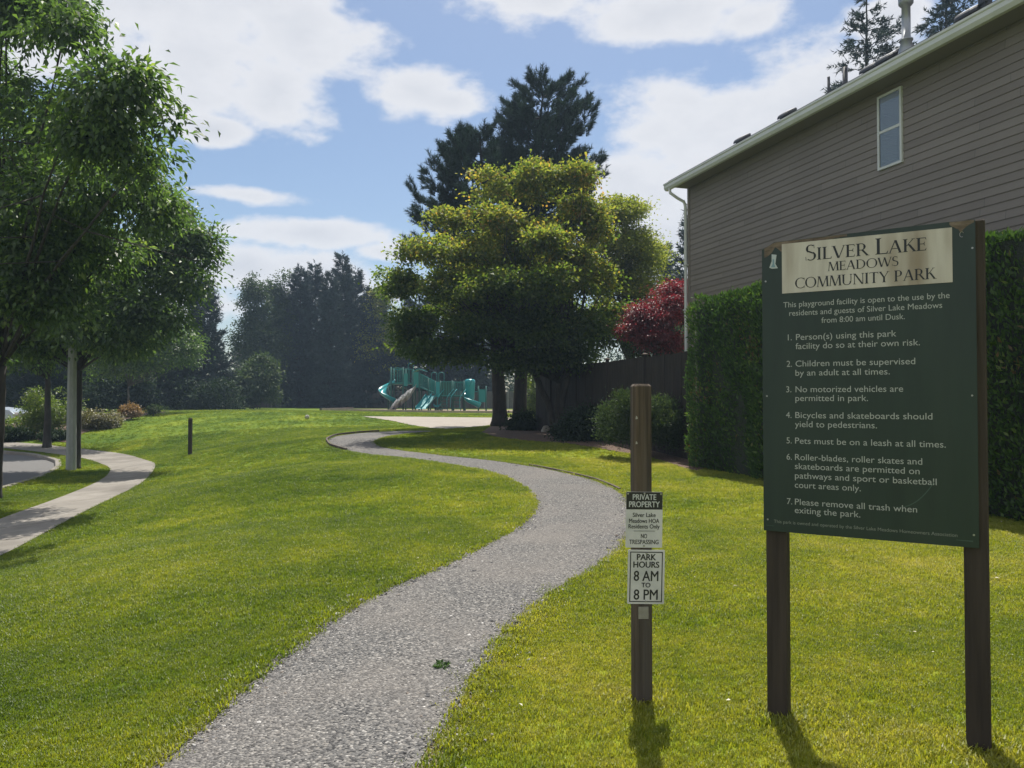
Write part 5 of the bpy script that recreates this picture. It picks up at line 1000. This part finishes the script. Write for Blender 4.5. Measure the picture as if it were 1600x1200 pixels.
# ------------------------------------------------------------------ playground
def playground():
    Yp = 61.0; x0 = -6.0; zb = h(x0, Yp) + .02; O = Vector((x0, Yp, zb)); k = .0075
    X = lambda c_: (c_ - 1600) * k * (61 / 60) - x0      # from measured horizontal position
    Z = lambda r_: max(0, (690 - r_) * k * (61 / 60))
    root = empty('play_structure', tuple(O), 'teal playground climbing structure with spiral slide beyond the lawn', 'playground')
    D1, D2 = Z(402), Z(532); YF, YB = -.75, .75
    def post(c_, top, y): MB().tube([(X(c_), y, -.1), (X(c_), y, Z(top))], .06, 8).build('post', M_greendark, root, True); 
    for c_, tp in ((355, 232), (480, 235), (580, 255), (645, 265), (740, 350), (812, 375), (862, 372), (985, 370), (1105, 372)):
        post(c_, tp, YF); post(c_, tp + 4, YB)
    for c_, tp in ((1250, 425), (1330, 425)): post(c_, tp, 0)
    for a, b_, z in ((355, 645, D1), (740, 1105, D2)): MB().box((X(a), YF, z - .09), (X(b_), YB, z)).build('deck', M_greendark, root)
    def barrier(a, b_, top, bot, y, solid=False, arch=.0):
        mb = MB(); xa, xb = X(a) + .07, X(b_) - .07; zt_, zl = Z(top), Z(bot); t_ = np.linspace(0, 1, 9)
        mb.tube([(xa + (xb - xa) * q, y, zt_ + arch * math.sin(math.pi * q)) for q in t_], .03, 6); mb.tube([(xa, y, zl), (xb, y, zl)], .03, 6)
        n_b = max(2, int((xb - xa) / .19))
        for i in range(n_b + 1): q = i / n_b; mb.tube([(xa + (xb - xa) * q, y, zl), (xa + (xb - xa) * q, y, zt_ + arch * math.sin(math.pi * q))], .02, 5)
        bo = mb.build('barrier', M_tealdark, root)
        if solid: MB().box((xa, y + .03, zl), (xb, y + .05, zt_)).build('barrier_panel', M_greendark, bo)
        return bo
    barrier(355, 480, 250, 398, YF, arch=.06); barrier(480, 580, 258, 400, YF, arch=.03); barrier(355, 470, 250, 398, YB)
    barrier(862, 985, 385, 528, YF, True); barrier(985, 1105, 388, 528, YF); barrier(862, 1105, 385, 528, YB); barrier(740, 812, 385, 510, YF)
    MB().box((X(490), YF - .04, Z(430)), (X(526), YF - .005, Z(300))).build('play_panel', M_tealdark, root); MB().box((X(815), YF - .04, Z(540)), (X(858), YF + .02, Z(385))).build('play_panel', M_teal, root)
    # curved entrance hood over the ramp
    hd = MB(); t_ = np.linspace(0, 1, 11); hd.loft([[(X(572) + (X(705) - X(572)) * q, y, Z(300) + .33 * math.sin(math.pi * min(1, q * 1.15) * .62 + .25) - .2 * max(0, q - .6)) for y in np.linspace(YF - .08, YB + .08, 5)] for q in t_], False)
    ho = hd.build('hood', M_teal, root, True); so = ho.modifiers.new('thickness', 'SOLIDIFY'); so.thickness = .05
    MB().box((X(582), YF - .02, Z(445)), (X(640), YF + .02, Z(285))).build('play_panel', M_tealdark, root)
    # sloping ramp with rails from the high deck down to the low deck
    for y in (YF, YB):
        mb = MB()
        for (z0_, z1_) in ((300, 385), (440, 500)): mb.tube([(X(645), y, Z(z0_)), (X(808), y, Z(z1_))], .035, 6)
        for q in np.linspace(.06, .94, 13): mb.tube([(X(645 + 163 * q), y, Z(300 + 85 * q)), (X(645 + 163 * q), y, Z(440 + 60 * q))], .02, 5)
        mb.build('ramp_rail', M_tealdark, root)
    MB().add([(X(645), YF, Z(430)), (X(808), YF, Z(500)), (X(808), YB, Z(500)), (X(645), YB, Z(430)), (X(645), YF, Z(442)), (X(808), YF, Z(512)), (X(808), YB, Z(512)), (X(645), YB, Z(442))], [(0, 1, 2, 3), (7, 6, 5, 4), (0, 4, 5, 1), (3, 2, 6, 7)]).build('ramp', M_greendark, root)
    for c_, tp in ((557, 196), (797, 288), (872, 288)):
        w_ = .21; mb = MB(); z1 = Z(tp); zl = D1 if c_ < 600 else D2; pts = [(X(c_) - w_, YF + .1, zl)] + [(X(c_) - w_ * math.cos(a), YF + .1, z1 - .12 + .12 * math.sin(a)) for a in np.linspace(0, math.pi, 7)] + [(X(c_) + w_, YF + .1, zl)]
        mb.tube(pts, .024, 6); mb.build('grab_loop', M_tealdark, root, True)
    # spiral slide: a channel sweeping one turn round its column
    def spiral(cx, cy, r, a0, a1, z0_, z1_, w_, name, m, lip=.22):
        mb = MB(); n = 30; secs = []
        for i in range(n):
            t_ = i / (n - 1); a = R(a0 + (a1 - a0) * t_); z = z0_ + (z1_ - z0_) * t_ ** .9; c = Vector((cx, cy, 0)); e = Vector((math.cos(a), math.sin(a), 0)); sec = []
            for q in np.linspace(-1, 1, 9): sec.append(c + e * (r + q * w_) + Vector((0, 0, z + lip * (abs(q) ** 2.5) * (1.45 if q > 0 else 1))))
            for q in np.linspace(1, -1, 9): sec.append(c + e * (r + q * (w_ + .025)) + Vector((0, 0, z - .035 + lip * (abs(q) ** 2.5) * (1.45 if q > 0 else 1))))
            secs.append(sec)
        mb.loft(secs); kk = len(secs[0]); mb.f += [tuple(range(kk - 1, -1, -1)), tuple(range(len(mb.v) - kk, len(mb.v)))]; return mb.build(name, m, root, True)
    spiral(X(318), -.3, .46, 55, 410, D1 + .05, .28, .30, 'spiral_slide', M_teal); MB().tube([(X(318), -.3, 0), (X(318), -.3, 2.0)], .06, 8).build('slide_column', M_greendark, root, True)
    # moulded climbing rock leaning against the high deck
    secs = []; n = 18
    for i in range(n):
        t_ = i / (n - 1); cx = X(365 + (588 - 365) * t_); cz = Z(655 - (655 - 470) * t_ ** .85) + .08 * math.sin(i * 1.5); sec = []
        for j in range(14):
            a = 2 * math.pi * j / 14; rr = 1 + .22 * math.sin(3 * a + i * 1.3) + .16 * math.sin(i * 2.1 + j * 1.7); sec.append((cx + .30 * math.cos(a) * rr * .95, -1.40 + .75 * math.sin(a), max(.0, cz + .52 * math.cos(a) * rr - .16)))
        secs.append(sec)
    rk = MB().loft(secs); rk.f += [tuple(range(13, -1, -1)), tuple(range(len(rk.v) - 14, len(rk.v)))]; ro = rk.build('climbing_rock', M_rock, root, False)
    # double slide at the front
    for dx in (0, .42):
        mb = MB(); t_ = np.linspace(0, 1, 12); secs = []
        for q in t_:
            cx = X(770) - q * (X(770) - X(688)) ; y = -.85 - 1.5 * q; z = D2 * (1 - q) ** 1.0 + .18 * q ** 2 + .05; L_ = [(-.2, .16), (-.17, .0), (.17, .0), (.2, .16), (.23, .16), (.19, -.04), (-.19, -.04), (-.23, .16)]; secs.append([(cx + a + dx * .95 - .2, y, z + b_) for a, b_ in L_])
        mb.loft(secs); mb.f += [tuple(range(7, -1, -1)), tuple(range(len(mb.v) - 8, len(mb.v)))]; mb.build('straight_slide', M_teal, root)
    # transfer steps with handrails
    for sx_, nst in ((905, 4), (1035, 3)):
        mb = MB()
        for i in range(nst): z = D2 - (i + 1) * D2 / (nst + 1); mb.box((X(sx_) - .32, YF - .28 * (i + 1) - .05, z - .07), (X(sx_) + .32, YF - .28 * i - .05, z))
        for s_ in (-.34, .34): mb.box((X(sx_) + s_ - .03, YF - .28 * nst - .05, 0), (X(sx_) + s_ + .03, YF - .28 * nst + .03, D2 / (nst + 1)))
        st = mb.build('steps', M_greendark, root)
        for s_ in (-.36, .36): MB().tube([(X(sx_) + s_ + .35, YF - .05, D2 + .55), (X(sx_) + s_, YF - .6, D2 + .05), (X(sx_) + s_ - .1, YF - .8, D2 - .2), (X(sx_) + s_ - .1, YF - .85, .3)], .025, 6).build('handrail', M_teal, st, True)
    # rounded crawl hood and short curved slide on the right
    hb = MB(); xh = X(1162); hb.lathe((xh, 0, 0), [(.30, Z(575)), (.36, Z(560)), (.38, Z(470)), (.40, Z(420)), (.43, Z(385)), (.40, Z(366)), (.28, Z(356)), (.05, Z(352))], 18); hb.build('tube_hood', M_teal, root, True)
    spiral(X(1195), -.45, .50, 130, 330, Z(535), .3, .28, 'curved_slide', M_teal, .25)
    MB().box((X(1258), -.03, Z(595)), (X(1325), .03, Z(462))).build('play_panel', M_tealdark, root); MB().tube([(X(1180), 0, Z(485)), (X(1255), 0, Z(485))], .03, 6).build('grab_bar', M_tealdark, root)
    # spring rider peeking out under the ramp
    rt = empty('spring_rider', (O.x + X(838), O.y - 1.2, O.z), 'small teal spring rider seat near the straight slides', 'playground'); 
    t_ = np.linspace(0, 1, 30); MB().tube([(.09 * math.cos(q * 25), .09 * math.sin(q * 25), .3 * q) for q in t_], .018, 5).build('spring', M_greendark, rt, True)
    MB().loft([[(x, y * w_, .34 + z + dz) for y, z in ((-.12, 0), (.12, 0), (.10, .14), (-.10, .14))] for x, w_, dz in ((-.3, .6, .12), (-.15, 1, .0), (.1, 1, .02), (.25, .7, .14), (.32, .4, .3))]).build('seat', M_teal, rt)
    return Yp
playground()
bl = np.array([(-14.2, 57.5), (-8, 57.3), (-1, 57.2), (3, 57.2)])
strip('playground_border', resample(bl, 1.2), .16, .16, -.1, surf('border_timber', (.30, .24, .18), (.44, .37, .29), 6, rough=.9, bump=.3, coords='World'), 'low pale timber border along the front of the playground', 'border')
strip('playground_border', resample(np.array([(-14.3, 57.4), (-14.3, 69)]), 1.2), .16, .16, -.1, M_edge, 'low timber border running back along the side of the playground', 'border')
# ------------------------------------------------------------------ far yard fence and house
def far_house():
    p = at(470, 640, 88); z = h(p[0], 88); root = empty('far_house', (p[0], 88, z), 'grey house hidden behind the far trees, its chimney block showing', 'house'); k = 88 / 1200
    w0, w1 = (-92) * k, 118 * k; HT = 4.6
    MB().box((w0, 0, -.2), (w1, 9, HT)).build('wall', M_farwall, root)
    rf = MB().add([(w0 - .4, -.5, HT), (w1 + .4, -.5, HT), (w1 + .4, 4.5, HT + 2.2), (w0 - .4, 4.5, HT + 2.2), (w0 - .4, 9.5, HT), (w1 + .4, 9.5, HT)], [(0, 1, 2, 3), (3, 2, 5, 4), (0, 3, 4), (1, 5, 2)]).build('roof', M_roof, root)
    cx = at(378, 600, 88)[0] - p[0]; MB().cbox((cx - .62, -.75, -.2), (cx + .62, .2, at(378, 539, 88)[2] - z), .03).build('chimney', M_brick, root)
    for a in (515, 560): wx = at(a, 600, 88)[0] - p[0]; f_ = MB().box((wx - .7, -.06, .9), (wx + .7, -.002, 2.2)).build('window', M_trim, root); MB().box((wx - .6, -.075, 1.0), (wx + .6, -.062, 2.1)).build('pane', flat('dark_pane', (.03, .035, .04), .1), f_)
far_house()
def far_fence():
    root = empty('yard_fence', (-34, 78, h(-34, 78)), 'greyish yard fence half hidden under the far conifers', 'fence'); mb = MB(); z0 = h(-34, 78)
    for i in range(300):
        x = i * .2; z = h(-34 + x, 78) - z0; mb.box((x, rng.normal(0, .008), z - .1), (x + .19, .03, z + 1.75 + rng.normal(0, .015)))
    mb.build('board_panel', surf('grey_board', (.05, .047, .042), (.11, .10, .09), 3, (2, 2, .3), .95, .2), root)
    for i in range(25): x = i * 2.4; z = h(-34 + x, 78) - z0; MB().box((x - .06, -.12, z - .2), (x + .06, -.02, z + 1.8)).build('fence_post', M_farwall, root)
far_fence()
# ------------------------------------------------------------------ parked car at the far left
def car():
    p = at(-34, 660, 43.0); z = h(p[0], 43.0); root = empty('parked_car', (p[0], 43.0, z), 'pale blue grey parked car mostly hidden behind dark low shrubs and trunks', 'car', rz=R(8))
    Mc = flat('car_paint', (.42, .48, .55), .25, .2); side = [(-2.2, .45), (-2.25, .75), (-2.0, .95), (-1.0, 1.02), (1.15, 1.0), (2.0, .88), (2.25, .65), (2.2, .35), (-2.1, .3)]
    body = MB().loft([[(x, y, .3 + (z_ - .3) * q) for x, z_ in side] for y, q in ((-.86, .9), (-.8, 1), (.8, 1), (.86, .9))]); n = len(side); body.f += [tuple(range(n - 1, -1, -1)), tuple(range(3 * n, 4 * n))]; body.build('body', Mc, root)
    cab = [(-1.55, 1.0), (-.95, 1.42), (.35, 1.45), (1.2, 1.0)]; cb = MB().loft([[(x, y * (1 - .12 * (z_ > 1.2)), z_) for x, z_ in cab] for y in (-.76, .76)]); cb.f += [(3, 2, 1, 0), (4, 5, 6, 7)]; cb.build('cabin_glass', flat('car_glass', (.02, .025, .03), .05), root)
    rf = MB().loft([[(x, y, 1.44 + .03 * (abs(y) < .5)) for x in (-.98, -.3, .38)] for y in (-.66, -.4, .4, .66)], False); rf.build('car_roof', Mc, root)
    for x in (-1.35, 1.35):
        for y in (-.8, .8):
            w = MB().tube([(x, y - .1, .32), (x, y + .1, .32)], .32, 18).build('wheel', flat('tyre', (.015, .015, .016), .9), root); MB().tube([(x, y - .108, .32), (x, y + .108, .32)], .2, 12).build('rim', M_screw, w)
    for y in (-.6, .6): MB().cbox((2.16, y - .18, .58), (2.26, y + .18, .72), .02).build('headlight', flat('headlight_lens', (.6, .6, .6), .1), root)
car()
# ------------------------------------------------------------------ air
def haze():
    m, nt, N, L, out = newmat('haze_air'); v = N.new('ShaderNodeVolumePrincipled'); v.inputs['Color'].default_value = (.56, .76, 1, 1); v.inputs['Density'].default_value = HAZE; v.inputs['Anisotropy'].default_value = .3; L.new(v.outputs[0], out.inputs['Volume'])
    o = MB().box((-300, -60, -3), (300, 200, 40)).build('haze', m); tag(o, kind='stuff'); o['label'] = 'pale summer haze'
HAZE = .0008
import os
haze()
